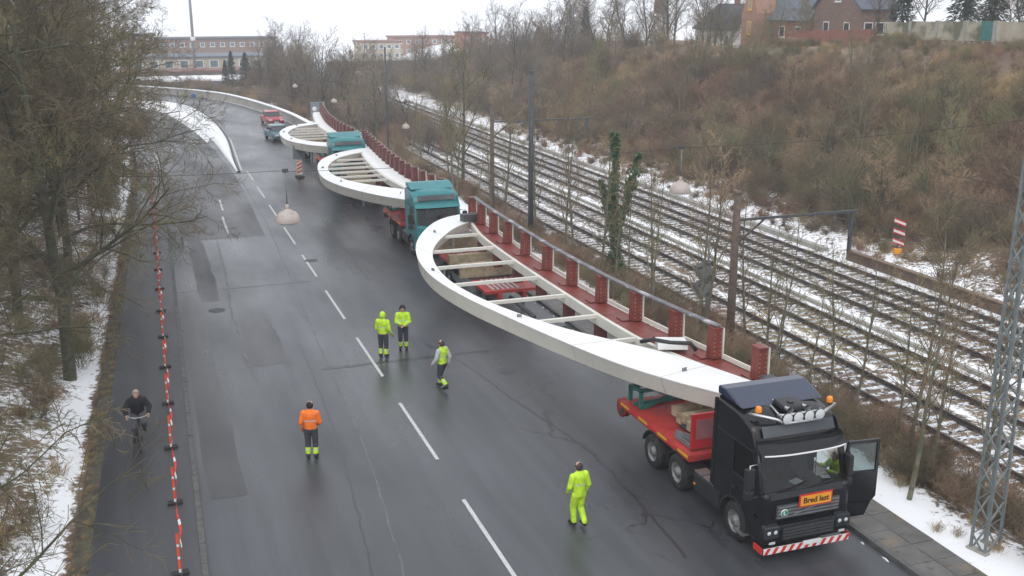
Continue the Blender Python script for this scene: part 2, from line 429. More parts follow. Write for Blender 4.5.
# ------------------------------------------------------------------ terrain
def sstep(a, b, x):
    t = max(0.0, min(1.0, (x - a) / (b - a))); return t * t * (3 - 2 * t)
def crest(y):
    return float(np.interp(y, [50, 75, 95, 107, 127, 155, 186, 240], [9.6, 9.2, 8.3, 7.9, 6.3, 4.2, 2.0, -2.0]))
def hgt(x, y):
    n = mnoise.noise(Vector((x * 0.11, y * 0.11, 0.3))) * 0.5 + mnoise.noise(Vector((x * 0.4, y * 0.4, 4.0))) * 0.14
    pl = -2.75 + 0.032 * min(y, 80)
    z = -0.07
    if x < pl:
        d = pl - x
        z = -0.02 + 1.0 * sstep(0.3, 5, d) + 3.2 * sstep(4, 16, d) + n * sstep(0.2, 3, d)
    elif x > 17.55:
        z = 0.03 * sstep(17.6, 18.2, x) - 0.02
        z -= 1.24 * sstep(19.3, 22.6, x)
        if 19 < x < 23: z += n * 0.3
        if x > 36.9:
            z += 0.6 * sstep(36.9, 38.5, x) + (crest(y) + 0.6) * sstep(39.5, 62, x) + 3.0 * sstep(64, 130, x)
            z += n * sstep(38.5, 44, x) * 1.6
    # land falls away into the town beyond the bend
    z -= 9.0 * sstep(168, 235, y) * (1 - sstep(60, 95, x)) * (1 if x > -60 else sstep(-200, -60, x))
    return z
def snow_haze_amt(x, y):
    pl = -2.75 + 0.032 * min(y, 80)
    if y > 300: return 0.85  # far snow raised to paint the distant fields pale like haze
    if x < pl:
        d = pl - x
        return 0.0 if d < 0.35 else (0.30 + 0.36 * sstep(0.35, 0.8, d)) - 0.16 * sstep(0.8, 2.0, d) - 0.25 * sstep(8, 20, d)
    if x < 17.5: return 0.35 if y > 150 else 0.62 if y > 84 else 0.2
    if x < 22.8 and y > 118: return 0.35
    if x < 22.8: return 0.72 + 0.25 * sstep(40, 70, y) - 0.26 * sstep(18.9, 19.8, x) * (1 - 0.7 * sstep(55, 85, y)) 
    if x < 36.9: return 0.45 + 0.16 * sstep(1.25, 1.7, min(abs(x - q) for q in (25.3, 28.6, 32.6, 35.25))) + (0.08 if 29.8 < x < 31.3 else 0)
    if x < 41: return 0.60 - 0.14 * sstep(38, 41, x)
    return 0.46 - 0.36 * sstep(41, 47, x)
xs = np.unique(np.round(np.concatenate([np.linspace(-420, -40, 20), np.linspace(-40, -4, 46), np.arange(-4, 2.2, 0.2), np.linspace(2.2, 17.4, 9), np.arange(17.5, 24, 0.3), np.linspace(24, 36.8, 40), np.arange(36.9, 70, 0.9), np.linspace(70, 130, 22), np.linspace(140, 520, 16)]), 3))
ys = np.unique(np.round(np.concatenate([np.linspace(-120, 0, 16), np.arange(0, 60, 0.8), np.linspace(60, 260, 110), np.linspace(270, 760, 26)]), 3))
nx, ny = len(xs), len(ys)
verts = [(float(x), float(y), hgt(float(x), float(y))) for y in ys for x in xs]
faces = [(j * nx + i, j * nx + i + 1, (j + 1) * nx + i + 1, (j + 1) * nx + i) for j in range(ny - 1) for i in range(nx - 1)]
me = bpy.data.meshes.new('ground'); me.from_pydata(verts, [], faces); me.materials.append(M['ground'])
at = me.attributes.new('snow', 'FLOAT', 'POINT')
at.data.foreach_set('value', [max(0.0, snow_haze_amt(v[0], v[1])) for v in verts])
me.polygons.foreach_set('use_smooth', [True] * len(faces))
g = link('ground', me); g['kind'] = 'structure'

# ------------------------------------------------------------------ road, path, pavement
def strip(left, right, z):
    mb = MB(); V = []
    for a, b in zip(left, right): V += [(a[0], a[1], z), (b[0], b[1], z)]
    return mb.add(V, [(2 * i, 2 * i + 1, 2 * i + 3, 2 * i + 2) for i in range(len(left) - 1)])
def kerb_x(y): return 0.32 + 0.0155 * y
def path_x(y): return -2.75 + 0.032 * min(y, 80)
def tape_x(y): return -0.22 + 0.0115 * y
# main road: straight to the island, then the right half bends left
rd_r = catmull([(16.2, -40), (16.2, 20), (16.2, 60), (16.25, 90), (16.4, 107), (15.4, 122.7), (12.3, 141.6), (8.6, 152), (0, 164), (-14, 174), (-60, 188)], 120)
rd_l = catmull([(kerb_x(-40), -40), (kerb_x(20), 20), (kerb_x(50), 50), (kerb_x(75), 75), (4.4, 92), (6.6, 106), (7.3, 118), (5.4, 136), (-1, 148), (-16, 158), (-60, 172)], 120)
road = struct('road', strip(rd_l, rd_r, 0.0), M['asphalt'])
sr_l = catmull([(kerb_x(60) , 60), (kerb_x(75) - .05, 75), (1.3, 100), (-1.5, 130), (-8, 160)], 30)
sr_r = catmull([(6.4, 60), (6.8, 80), (6.5, 95), (5.6, 112), (3.6, 130), (-2, 160)], 30)
struct('side_road', strip(sr_l, sr_r, 0.004), M['asphalt_light'])
# snow island at the fork, a low raised bank with a kerb
isl_r = catmull([(7.2, 84), (7.45, 91), (8.2, 108), (7.7, 128), (5.5, 141), (-2, 152), (-16, 162)], 40)
isl_l = catmull([(7.1, 84), (7.0, 92), (6.6, 108), (4.2, 128), (0.5, 141), (-8, 152), (-22, 162)], 40)
mb = MB(); V = []
for a, b in zip(isl_l, isl_r):
    w = b[0] - a[0]; h = min(0.55, 0.10 + 0.2 * w)
    V += [(a[0], a[1], 0.0), (a[0] + w * .12, a[1], h * .8), ((a[0] + b[0]) / 2, a[1], h), (b[0] - w * .12, b[1], h * .75), (b[0], b[1], 0.0)]
mb.add(V, [(5 * i + k, 5 * i + k + 1, 5 * i + k + 6, 5 * i + k + 5) for i in range(39) for k in range(4)], 0, True)
struct('snow_bank', mb, M['snow'])
kb = MB()
for i in range(39):
    a, b = isl_r[i], isl_r[i + 1]
    kb.bar((a[0] + .1, a[1], 0.05), (b[0] + .1, b[1], 0.05), 0.14, 0.16)
struct('island_kerb', kb, M['kerb'])

# lane dashes at x = 7.4
y = 20.0
k = 0
while y < 84:
    xx = 7.24 + 0.008 * y
    o = link('lane_dash', strip([(xx - .055, y), (xx + 0.02 - .055, y + 4.75)], [(xx + .055, y), (xx + .02 + .055, y + 4.75)], 0.008).mesh('lane_dash', M['lane_paint']), road)
    y += 7.45
for (yy, L, xx) in ((61, 5.5, 4.45), (68.5, 4.0, 4.75)):
    link('lane_dash', strip([(xx - .06, yy), (xx + .1 - .06, yy + L)], [(xx + .06, yy), (xx + .1 + .06, yy + L)], 0.008).mesh('lane_dash', M['lane_paint']), road)
link('edge_line', strip([(7.45, 85), (8.35, 104), (7.9, 126)], [(7.6, 85), (8.5, 104), (8.05, 126)], 0.008).mesh('edge_line', M['lane_paint']), road)
# long seams, tar lines and repair patches
rng = random.Random(4)
def wob_strip(P, w, z, name, m, wob=0.05, n=70):
    C = catmull(P, n); L, Rr = [], []
    for (x, yy) in C:
        d = rng.uniform(-wob, wob); ww = w * rng.uniform(0.5, 1.25)
        L.append((x + d - ww / 2, yy)); Rr.append((x + d + ww / 2, yy))
    link(name, strip(L, Rr, z).mesh(name, m), road)
wob_strip([(4.9, 20.5), (5.6, 28.8), (5.86, 36.2), (6.24, 46), (6.5, 52.7), (6.94, 66), (7.0, 78)], 0.06, 0.005, 'road_seam', M['seam'], 0.03, 110)
wob_strip([(4.2, 20.5), (4.9, 29), (5.2, 36), (5.3, 40)], 0.05, 0.006, 'tar_line', M['tar'], 0.05)
wob_strip([(11.6, 20), (11.9, 26), (11.2, 31), (10.5, 36), (9.0, 41)], 0.09, 0.005, 'tar_line', M['tar'], 0.05)
wob_strip([(3.2, 36), (3.15, 44), (3.5, 52), (3.7, 62)], 0.07, 0.006, 'road_seam', M['seam'], 0.06)
wob_strip([(9.9, 48), (10.2, 60), (10.6, 80)], 0.06, 0.006, 'tar_line', M['tar'], 0.04)
def cross_strip(x0, x1, yy, w, name, m):
    n = 24; L, Rr = [], []
    mb = MB(); V = []
    for i in range(n):
        x = x0 + (x1 - x0) * i / (n - 1); d = rng.uniform(-.05, .05)
        V += [(x, yy + d - w / 2, 0.0065), (x, yy + d + w / 2, 0.0065)]
    mb.add(V, [(2 * i, 2 * i + 2, 2 * i + 3, 2 * i + 1) for i in range(n - 1)])
    link(name, mb.mesh(name, m), road)
cross_strip(5.6, 12.0, 36.4, 0.22, 'tar_line', M['tar'])
cross_strip(0.9, 15.8, 69.0, 0.12, 'tar_line', M['tar'])
cross_strip(0.9, 7.2, 49.0, 0.1, 'tar_line', M['tar'])
def patch(x0, x1, y0, y1, m, name='repair_patch', z=0.0045):
    n = 14; L, Rr = [], []
    for i in range(n):
        t = i / (n - 1); L.append((x0 + rng.uniform(-.06, .06), y0 + (y1 - y0) * t)); Rr.append((x1 + rng.uniform(-.06, .06), y0 + (y1 - y0) * t))
    link(name, strip(L, Rr, z).mesh(name, m), road)
patch(1.0, 2.0, 27, 60, M['asphalt_patch'])
patch(3.0, 4.6, 37.5, 43.5, M['asphalt_patch'])
patch(2.05, 2.9, 47, 62, M['asphalt_light'])
for k in range(60):                                      # slush left along the kerb
    yy = rng.uniform(17, 60); q = 8; sx_, sy_ = rng.uniform(.015, .05), rng.uniform(.04, .2); xx = 16.12 - rng.random() * .12
    V = [(xx + sx_ * math.cos(6.283 * i / q) * rng.uniform(.4, 1.2), yy + sy_ * math.sin(6.283 * i / q) * rng.uniform(.4, 1.2), 0.0) for i in range(q)]
    V += [(xx + (v[0] - xx) * .5, yy + (v[1] - yy) * .5, 0.03) for v in V]
    link('slush', MB().add(V, [tuple(range(q, 2 * q))] + [(i, (i + 1) % q, q + (i + 1) % q, q + i) for i in range(q)]).mesh('slush', M['snow']), road)
# manhole covers and drain grates
for (x, yy) in ((7.9, 53.2), (11.9, 34.0), (2.6, 45.5)):
    mb = MB().lathe([(0.0, 0.012), (0.30, 0.012), (0.33, 0.009), (0.36, 0.006)], (x, yy, 0), n=20)
    link('manhole_cover', mb.mesh('manhole_cover', M['dark_steel']), road)
for yy in (22.3, 38.0):
    gm = MB()
    for k in range(6): gm.box((15.95, yy - .25 + k * .1, 0.014), (0.36, 0.05, 0.02))
    link('drain_grate', gm.mesh('drain_grate', M['dark_steel']), road)

# cycle path on the left, its kerb and grass edge
PY = [-20 + 4 * i for i in range(26)]
path = struct('cycle_path', strip([(path_x(v), v) for v in PY], [(kerb_x(v) - .16, v) for v in PY], 0.075), M['asphalt_path'])
ext_y = [80, 90, 100, 110, 120, 130, 145]
srx = lambda v: float(np.interp(v, sr_l[:, 1], sr_l[:, 0]))
link('path_bend', strip([(srx(v) - 1.75, v) for v in ext_y], [(srx(v) - .12, v) for v in ext_y], 0.06).mesh('path_bend', M['asphalt_path']), path)
kmesh = None
def kerb_piece(): 
    return MB().box((0, 0, 0), (0.15, 0.985, 0.20)).mesh('kerbstone', M['kerb'])
km = kerb_piece()
for i in range(48):
    v = 15 + i * 1.0
    o = link('kerbstone', km, path, (kerb_x(v) - .08, v, -0.012 + rng.uniform(-.004, .004)), (0, 0, -0.0155))
st = MB()
st.bar((kerb_x(63.2) - .08, 63.2, -.012), (kerb_x(80) - .08, 80, -.012), 0.15, 0.2)
o = link('kerb_run', st.mesh('kerb_run', M['kerb']), path)
gv = strip([(path_x(v) - .42, v) for v in PY], [(path_x(v), v) for v in PY], 0.07)
M['dead_verge'] = mat('dead_grass_verge', (0.085, 0.075, 0.045), 0.95, var=0.35, scale=5, col2=(0.055, 0.045, 0.032), bump=0.8, bscale=20)
struct('verge', gv, M['dead_verge'])

# right pavement with kerbstones and slabs
pv = strip([(16.36, -20), (16.36, 103)], [(17.75, -20), (17.75, 103)], 0.075)
pav = struct('pavement', pv, M['asphalt_light'])
for i in range(46):
    v = 13.5 + i * 1.0
    link('kerbstone', km, pav, (16.28, v, 0.012 + rng.uniform(-.004, .004)))
st = MB().bar((16.28, 59.5, 0.012), (16.28, 106, 0.012), 0.15, 0.2)
link('kerb_run', st.mesh('kerb_run', M['kerb']), pav)
sm_ = MB().box((0, 0, 0), (0.665, 0.785, 0.06)).mesh('paving_slab', M['slab'])
for i in range(42):
    for j in range(2):
        link('paving_slab', sm_, pav, (16.72 + j * 0.68, 13.4 + i * 0.8, 0.058 + rng.uniform(-.005, .005)), (rng.uniform(-.004, .004), rng.uniform(-.004, .004), rng.uniform(-.006, .006)))

# concrete barrier round the outside of the bend
bc = catmull([(16.9, 98), (16.75, 107), (15.8, 123), (12.7, 142.3), (8.9, 153.0), (0.2, 165), (-14, 175), (-40, 184)], 44)
br = thing('bend_barrier', 'pale concrete barrier with snow on top curving round the far bend', 'barrier')
for i in range(43):
    a, b = bc[i], bc[i + 1]
    d = (b - a) / np.linalg.norm(b - a) * 0.03
    mb = MB().bar((a[0] + d[0], a[1] + d[1], 0.42), (b[0] - d[0], b[1] - d[1], 0.42), 0.28, 0.92)
    o = part('barrier_segment', mb, M['concrete'], br)
    mb = MB().bar((a[0], a[1], 0.93), (b[0], b[1], 0.93), 0.5, 0.1)
    part('snow_cap', mb, M['snow'], o)
wv = catmull([(17.9, 100), (17.7, 107), (16.7, 123), (13.6, 142.9), (9.8, 153.8), (1.1, 166), (-13, 176), (-40, 186)], 40)
wr = [(p[0] + 2.6 * (1 - sstep(104, 122, p[1])) + .25, p[1] + 1.0 * (1 - sstep(104, 122, p[1]))) for p in wv]
struct('snow_verge', strip(wv, wr, 0.12), M['snow'])

# ------------------------------------------------------------------ railway
rail_prof = [(-.07, 0), (.07, 0), (.07, .02), (.02, .04), (.02, .12), (.036, .13), (.036, .16), (-.036, .16), (-.036, .13), (-.02, .12), (-.02, .04), (-.07, .02)]
sl_m = MB().box((0, 0, 0), (2.5, 0.24, 0.14)).mesh('sleeper', mat('dark_sleeper', (0.085, 0.072, 0.062), 0.9, var=0.3, scale=9, col2=(0.68, 0.69, 0.71), lo=0.43, hi=0.52))
tracks = [(35.25, 'railway track running closest to the wooded bank'), (32.6, 'second railway track out from the wooded bank'), (28.6, 'third railway track out from the wooded bank, beside the bright snow strip'), (25.3, 'railway track running closest to the roadside brush')]
RZ = -1.25
for ti, (tx, lab) in enumerate(tracks):
    t = thing('railway_track', lab, 'railway track', (tx, 0, RZ), 0, 'parallel railway tracks')
    for sx in (-.7535, .7535):
        mb = MB().prism([(p + sx, q + 0.09) for p, q in rail_prof], 'Y', -30, 215)
        part('rail', mb, M['rail_steel'], t)
    n0 = 70
    for i in range(n0):
        link('sleeper', sl_m, t, (rng.uniform(-.02, .02), 22 + i * 0.62, -0.02))
    mb = MB()
    for i in range(230):
        mb.box((0, 22 + (n0 + i) * 0.62, -0.02), (2.5, 0.24, 0.14))
    for i in range(70):
        mb.box((0, 22 - (1 + i) * 0.62, -0.02), (2.5, 0.24, 0.14))
    o = part('sleeper_bed', mb, sl_m.materials[0], t); o['kind'] = 'stuff'
cb = MB().box((0, 0, 0), (0.2, 0.99, 0.08)).mesh('trough_lid', M['concrete'])
ct = thing('cable_trough', 'grey concrete cable trough between the railway tracks', 'cable trough', (30.3, 0, RZ))
mb = MB().box((0, 90, 0.05), (0.22, 220, 0.12)); part('trough', mb, M['concrete'], ct)
for i in range(60): link('trough_lid', cb, ct, (0, 24 + i * 1.0, 0.14), (0, 0, rng.uniform(-.01, .01)))
# low brown plank wall at the foot of the bank
pw = thing('plank_wall', 'low brown plank wall at the foot of the wooded bank', 'retaining wall', (37.15, 0, RZ))
pm = MB().box((0, 0, 0), (0.09, 1.94, 0.28)).mesh('plank', M['plank_brown'])
for i in range(9):
    for k in range(2): link('plank', pm, pw, (rng.uniform(-.01, .01), 31 + i * 2.0, 0.2 + k * 0.29))
pp = MB().box((0, 0, 0), (0.16, 0.14, 0.75)).mesh('post', M['plank_brown'])
for i in range(10): link('post', pp, pw, (0.14, 30 + i * 2.0, 0.33))
cm_ = MB().box((0, 0, 0), (0.34, 1.96, 0.06)).mesh('coping', mat('plank_top', (0.20, 0.14, 0.10), 0.7, var=0.2))
for i in range(9): link('coping', cm_, pw, (0.06, 31 + i * 2.0, 0.665))
pk = MB().bar((37.2, 50, RZ + .18), (37.2, 150, RZ + .18), 0.4, 0.3)
tag(link('kerb_wall', pk.mesh('kerb_wall', M['concrete'])), 'long low concrete edge with snow beside the farthest track', 'retaining wall')

# ------------------------------------------------------------------ bridge sections carried by the trucks
def girder(name, label, outer, inner, left, posts, nstr, ztop, white_chord, bolts, rail_from=0):
    g = thing(name, label, 'bridge section', (0, 0, 0), 0, 'curved bridge sections on the trucks')
    N = 72
    O, I = catmull(outer, N), catmull(inner, N)
    z1, z0 = ztop, ztop - 0.56
    mb = MB(); V = []
    for i in range(N):
        o, n_ = O[i], I[i]
        V += [(o[0], o[1], z1 - .03), (n_[0], n_[1], z1 - .03), (n_[0] - (n_[0] - o[0]) * .15, n_[1] - (n_[1] - o[1]) * .15, z0 + .05), (o[0] + (n_[0] - o[0]) * .12, o[1] + (n_[1] - o[1]) * .12, z0)]
    Fc = [(4 * i + k, 4 * i + (k + 1) % 4, 4 * i + 4 + (k + 1) % 4, 4 * i + 4 + k) for i in range(N - 1) for k in range(4)]
    Fc += [(0, 1, 2, 3), tuple(4 * (N - 1) + k for k in (3, 2, 1, 0))]
    mb.add(V, Fc)
    arch = part('arch_girder', mb, M['white'], g)
    mb = MB(); V = []                                    # top flange, 3 cm plate slightly oversailing
    for i in range(N):
        o, n_ = O[i], I[i]
        d = (n_ - o); d = d / max(1e-6, np.linalg.norm(d)) * 0.02
        V += [(o[0] - d[0], o[1] - d[1], z1 - .028), (n_[0] + d[0], n_[1] + d[1], z1 - .028), (n_[0] + d[0], n_[1] + d[1], z1), (o[0] - d[0], o[1] - d[1], z1)]
    mb.add(V, Fc)
    part('top_flange', mb, M['white_top'], arch)
    for i in range(6, N - 4, 9):                         # plate joints with their weld beads, and lifting lugs
        o, n_ = O[i], I[i]; t_ = O[i + 1] - O[i]; t_ = t_ / np.linalg.norm(t_)
        dd = (n_ - o); dl = np.linalg.norm(dd); dd = dd / dl
        sm = MB().bar((o[0] - dd[0] * .012, o[1] - dd[1] * .012, z1 + .001), (n_[0], n_[1], z1 + .001), .018, .008)
        a0 = (o[0] - dd[0] * .008, o[1] - dd[1] * .008, z1 - .03); a1 = (o[0] + dd[0] * (dl * .12 - .008), o[1] + dd[1] * (dl * .12 - .008), z0)
        sm.bar(a0, a1, .02, .012)
        part('weld_seam', sm, M['weld'], arch)
        if i % 2 == 0:
            c_ = (o + n_) / 2
            part('lifting_lug', MB().box((c_[0], c_[1], z1 + .05), (.16, .03, .11), rz=math.atan2(dd[1], dd[0])), M['galv'], arch)
    # chord: edge beam on the arch side, red deck plates and posts on the other side
    L = catmull(left, 60); P = catmull(posts, 60)
    mb = MB(); V = []
    for i in range(60):
        l_, p_ = L[i], P[i]
        V += [(l_[0], l_[1], z1 - .06), (l_[0] + .14, l_[1], z1 - .06), (l_[0] + .14, l_[1], z1 - .42), (l_[0], l_[1], z1 - .42)]
    Fq = [(4 * i + k, 4 * i + (k + 1) % 4, 4 * i + 4 + (k + 1) % 4, 4 * i + 4 + k) for i in range(59) for k in range(4)]
    Fq += [(0, 1, 2, 3), (239, 238, 237, 236)]
    mb.add(V, Fq); part('edge_beam', mb, M['white'], g)
    nP = len(posts)
    if white_chord:
        mb = MB(); V = []
        for i in range(60):
            l_, p_ = L[i], P[i]
            V += [(l_[0] + .1, l_[1], z1 - .02), (p_[0] - .12, l_[1], z1 - .02), (p_[0] - .12, l_[1], z1 - .5), (l_[0] + .1, l_[1], z1 - .5)]
        mb.add(V, Fq); part('chord_beam', mb, M['white_top'], g)
    ds = catmull(posts, 60); 
    ysP = P[:, 1]; order = np.argsort(ysP)
    def px_(y): return float(np.interp(y, ysP[order], P[order, 0]))
    oL = np.argsort(L[:, 1])
    def lx_(y): return float(np.interp(y, L[oL, 1], L[oL, 0]))
    plist = list(posts) if not white_chord else [(px_(yy), yy) for yy in np.linspace(posts[0][1], posts[-1][1], 17)]
    pw_ = 0.36 if not white_chord else 0.5
    ph = 0.93 if not white_chord else 0.85
    pm_ = MB().prism([(-.16, 0), (.16, 0), (.13, ph), (-.13, ph)], 'Y', -pw_ / 2, pw_ / 2)
    pm_.box((0, 0, ph + .012), (0.32, pw_ + .05, 0.03))
    pmesh = pm_.mesh('post', M['oxide'] if not white_chord else M['oxide_dark'])
    bm_ = MB()
    for k in range(6):
        for sx in (-.1, .1): bm_.box((sx, -pw_ / 2 - .006, .12 + k * .13), (0.03, 0.014, 0.03))
    bmesh_ = bm_.mesh('bolt_row', M['timber'])
    fm_ = MB().box((0.18, 0, ph / 2), (0.035, pw_ + .1, ph + .02)).mesh('outer_flange', M['white'])
    for j, (x, yy) in enumerate(plist):
        o = link('post', pmesh, g, (x, yy, z1 - .05))
        if bolts: link('bolt_row', bmesh_, o)
        link('outer_flange', fm_, o)
    for j in range(len(plist) - 1):
        (x0, y0), (x1, y1) = plist[j], plist[j + 1]
        if not white_chord:
            mb = MB(); a, b = y0 + .02, y1 - .02
            q = [(lx_(a) + .15, a), (x0 + .17, a), (x1 + .17, b), (lx_(b) + .15, b)]
            mb.prism(q, 'Z', z1 - .12 + rng.uniform(-.006, .006), z1 - .085)
            part('deck_plate', mb, M['oxide'], g)
            mb = MB().bar(((lx_(y0) + x0) / 2, y0 + .25, z1 - .06), (x0 + .16, y0 + .25, z1 - .06), 0.5, 0.03)
            part('gusset_plate', mb, M['oxide'], g)
        mb = MB().bar((x0 + .21, y0, z1 + .0), (x1 + .21, y1, z1 + .0), 0.05, 0.14 if not white_chord else 0.5)
        part('rear_web', mb, M['white'], g)
    if not white_chord:                                   # pale hand rail board lying on the posts
        for j in range(1, len(plist) - 1):
            (x0, y0), (x1, y1) = plist[j], plist[j + 1]
            mb = MB().bar((x0 + .05, y0 - .12, z1 + ph + .02), (x1 + .05, y1 - .14, z1 + ph + .02), 0.2, 0.045)
            part('top_board', mb, mat_rail, g)
    # cross struts between arch and chord, with the red stubs they stand on
    ys_i = I[:, 1]; k0 = int(np.argmin(I[:, 0])); 
    y_lo, y_hi = inner[2][1], inner[-2][1]
    for k in range(nstr):
        yy = y_lo + 1.8 + (y_hi - y_lo - 2.2) * (k + .4) / nstr
        oi = np.argsort(ys_i); xi = float(np.interp(yy, ys_i[oi], I[oi, 0])); xl = lx_(yy)
        if xl - xi < 0.3: continue
        mb = MB().bar((xi - .12, yy, z1 - .14), (xl + .1, yy, z1 - .14), 0.13, 0.12)
        st_ = part('cross_strut', mb, M['white'], g)
        mb = MB().box((xl + .2, yy, z1 - .72), (0.34, 0.36, 0.58))
        part('red_stub', mb, M['oxide_dark'], g)
        if k % 2 == 0:
            mb = MB().box((xi + .35, yy, z1 - .55), (0.07, 0.07, 0.75)); part('hanger', mb, M['galv'], g)
    return g
mat_rail = mat('weathered_board', (0.14, 0.135, 0.15), 0.6, var=0.25, scale=3, col2=(0.5, 0.5, 0.52), lo=0.55, hi=0.7)

s1_outer = [(14.55, 22.75), (14.0, 23.65), (13.42, 24.68), (12.62, 26.51), (11.8, 29.31), (11.15, 31.95), (10.6, 34.4), (10.25, 37.05), (10.28, 39.54), (10.71, 42.21), (11.5, 44.69), (12.75, 47.2), (13.9, 48.6), (15.3, 49.3)]
s1_inner = [(15.75, 23.1), (15.35, 24.3), (14.85, 25.7), (14.27, 27.0), (13.46, 28.31), (12.41, 30.16), (11.59, 32.29), (10.98, 34.55), (10.68, 36.91), (10.8, 39.36), (11.27, 41.64), (12.09, 43.66), (13.41, 45.9), (14.4, 47.0), (15.3, 47.9)]
s1_left = [(15.6, 23.2), (14.95, 25.5), (14.4, 27.8), (14.2, 30.4), (14.14, 33.7), (14.11, 37.5), (14.15, 41.4), (14.3, 44.6), (14.8, 47.8)]
s1_posts = [(15.92, 23.98), (15.66, 26.0), (15.4, 27.94), (15.14, 30.24), (14.96, 32.62), (14.88, 35.11), (14.86, 37.6), (14.9, 40.2), (14.96, 42.62), (15.02, 44.74), (15.12, 46.85), (15.25, 48.7)]
seg1 = girder('bridge_section', 'large white bow-shaped steel bridge section with red posts behind the black truck', s1_outer, s1_inner, s1_left, s1_posts, 7, 2.75, False, True)
# dark block, sling and plate lying on the front joint
mb = MB().box((14.75, 47.4, 2.93), (0.9, 0.42, 0.34), rz=0.15)
part('end_block', mb, M['dark_steel'], seg1)
mb = MB().tube([(14.2, 27.9, 2.76), (14.3, 27.3, 3.0), (14.7, 26.9, 2.98), (15.2, 26.6, 3.0), (15.35, 26.5, 2.78)], 0.07, 6)
part('lifting_sling', mb, M['black_plastic'], seg1)
mb = MB().box((14.85, 27.15, 2.86), (0.9, 0.75, 0.16), rz=-0.35)
part('loose_plate', mb, M['white_top'], seg1)
mb = MB().box((15.85, 23.35, 2.86), (0.35, 0.3, 0.24)); part('tip_block', mb, M['dark_steel'], seg1)

s2_outer = [(14.3, 52.9), (13.15, 53.95), (11.86, 56.2), (10.75, 59.3), (10.28, 62.67), (10.64, 66.64), (11.53, 70.13), (13.15, 72.89), (15.1, 74.6)]
s2_inner = [(14.6, 55.6), (13.89, 56.91), (12.55, 58.82), (11.5, 61.02), (11.0, 63.71), (11.3, 66.8), (12.36, 69.83), (13.5, 71.5), (15.1, 72.9)]
s2_left = [(14.2, 55.5), (14.03, 58.25), (13.88, 62.7), (14.18, 68.39), (14.75, 73.5), (15.4, 78.0)]
s2_posts = [(15.5, 55.2), (15.2, 58.0), (15.05, 61.6), (15.12, 64.3), (15.3, 68.0), (15.6, 72.0), (15.95, 76.5), (16.1, 78.3)]
girder('bridge_section', 'white bow-shaped bridge section between the two teal trucks', s2_outer, s2_inner, s2_left, s2_posts, 6, 2.75, True, False)
s3_outer = [(14.1, 75.6), (12.87, 76.4), (11.67, 78.02), (10.72, 81.0), (10.78, 85.75), (11.98, 89.67), (13.3, 91.3), (15.0, 92.4)]
s3_inner = [(14.6, 77.6), (13.5, 78.4), (12.3, 79.6), (11.4, 82.2), (11.4, 85.6), (12.5, 88.9), (13.6, 90.2), (15.0, 91.2)]
s3_left = [(14.6, 79.5), (14.5, 84.4), (14.6, 90.5), (15.3, 97), (15.9, 101)]
s3_posts = [(15.5, 80), (15.4, 85), (15.6, 91), (16.2, 97), (16.7, 101)]
girder('bridge_section', 'farthest white bow-shaped bridge section, behind the second teal truck', s3_outer, s3_inner, s3_left, s3_posts, 5, 2.75, True, False)

# ------------------------------------------------------------------ trucks
def tyre_mesh(w, r=0.5):
    p = [(r * .58, -w / 2), (r * .93, -w / 2), (r, -w / 2 + .05), (r, -w * .17), (r - .012, -w * .16), (r - .012, -w * .13), (r, -w * .12), (r, w * .12), (r - .012, w * .13), (r - .012, w * .16), (r, w * .17), (r, w / 2 - .05), (r * .93, w / 2), (r * .58, w / 2)]
    return MB().lathe(p, axis='X', n=28).mesh('tyre', M['rubber'])
def rim_mesh(w, r=0.5):
    mb = MB().lathe([(r * .60, -w / 2 + .01), (r * .55, -w / 2 + .03), (r * .50, -w / 2 + .1), (r * .3, -w / 2 + .1), (r * .24, -w / 2 - .01), (0.001, -w / 2 - .02)], axis='X', n=24)
    mb.lathe([(r * .6, w / 2 - .01), (r * .5, w / 2 - .1), (0.001, w / 2 - .1)], axis='X', n=24)
    for k in range(10):
        a = 2 * math.pi * k / 10
        mb.box((-w / 2 + .085, math.cos(a) * r * .4, math.sin(a) * r * .4), (0.04, 0.035, 0.035), rx=a)
    return mb.mesh('rim', M['rim'])
TY, RM = {}, {}
def wheel(parent, x, y, w=0.32, r=0.5, z=None):
    if (w, r) not in TY: TY[(w, r)], RM[(w, r)] = tyre_mesh(w, r), rim_mesh(w, r)
    o = link('wheel', None, parent, (x, y, r if z is None else z), (0, 0, 0 if x < 0 else math.pi))
    link('tyre', TY[(w, r)], o); link('rim', RM[(w, r)], o)
    return o
def arc(cy, cz, r, a0, a1, n=8):
    return [(cy + r * math.cos(a0 + (a1 - a0) * i / n), cz + r * math.sin(a0 + (a1 - a0) * i / n)) for i in range(n + 1)]

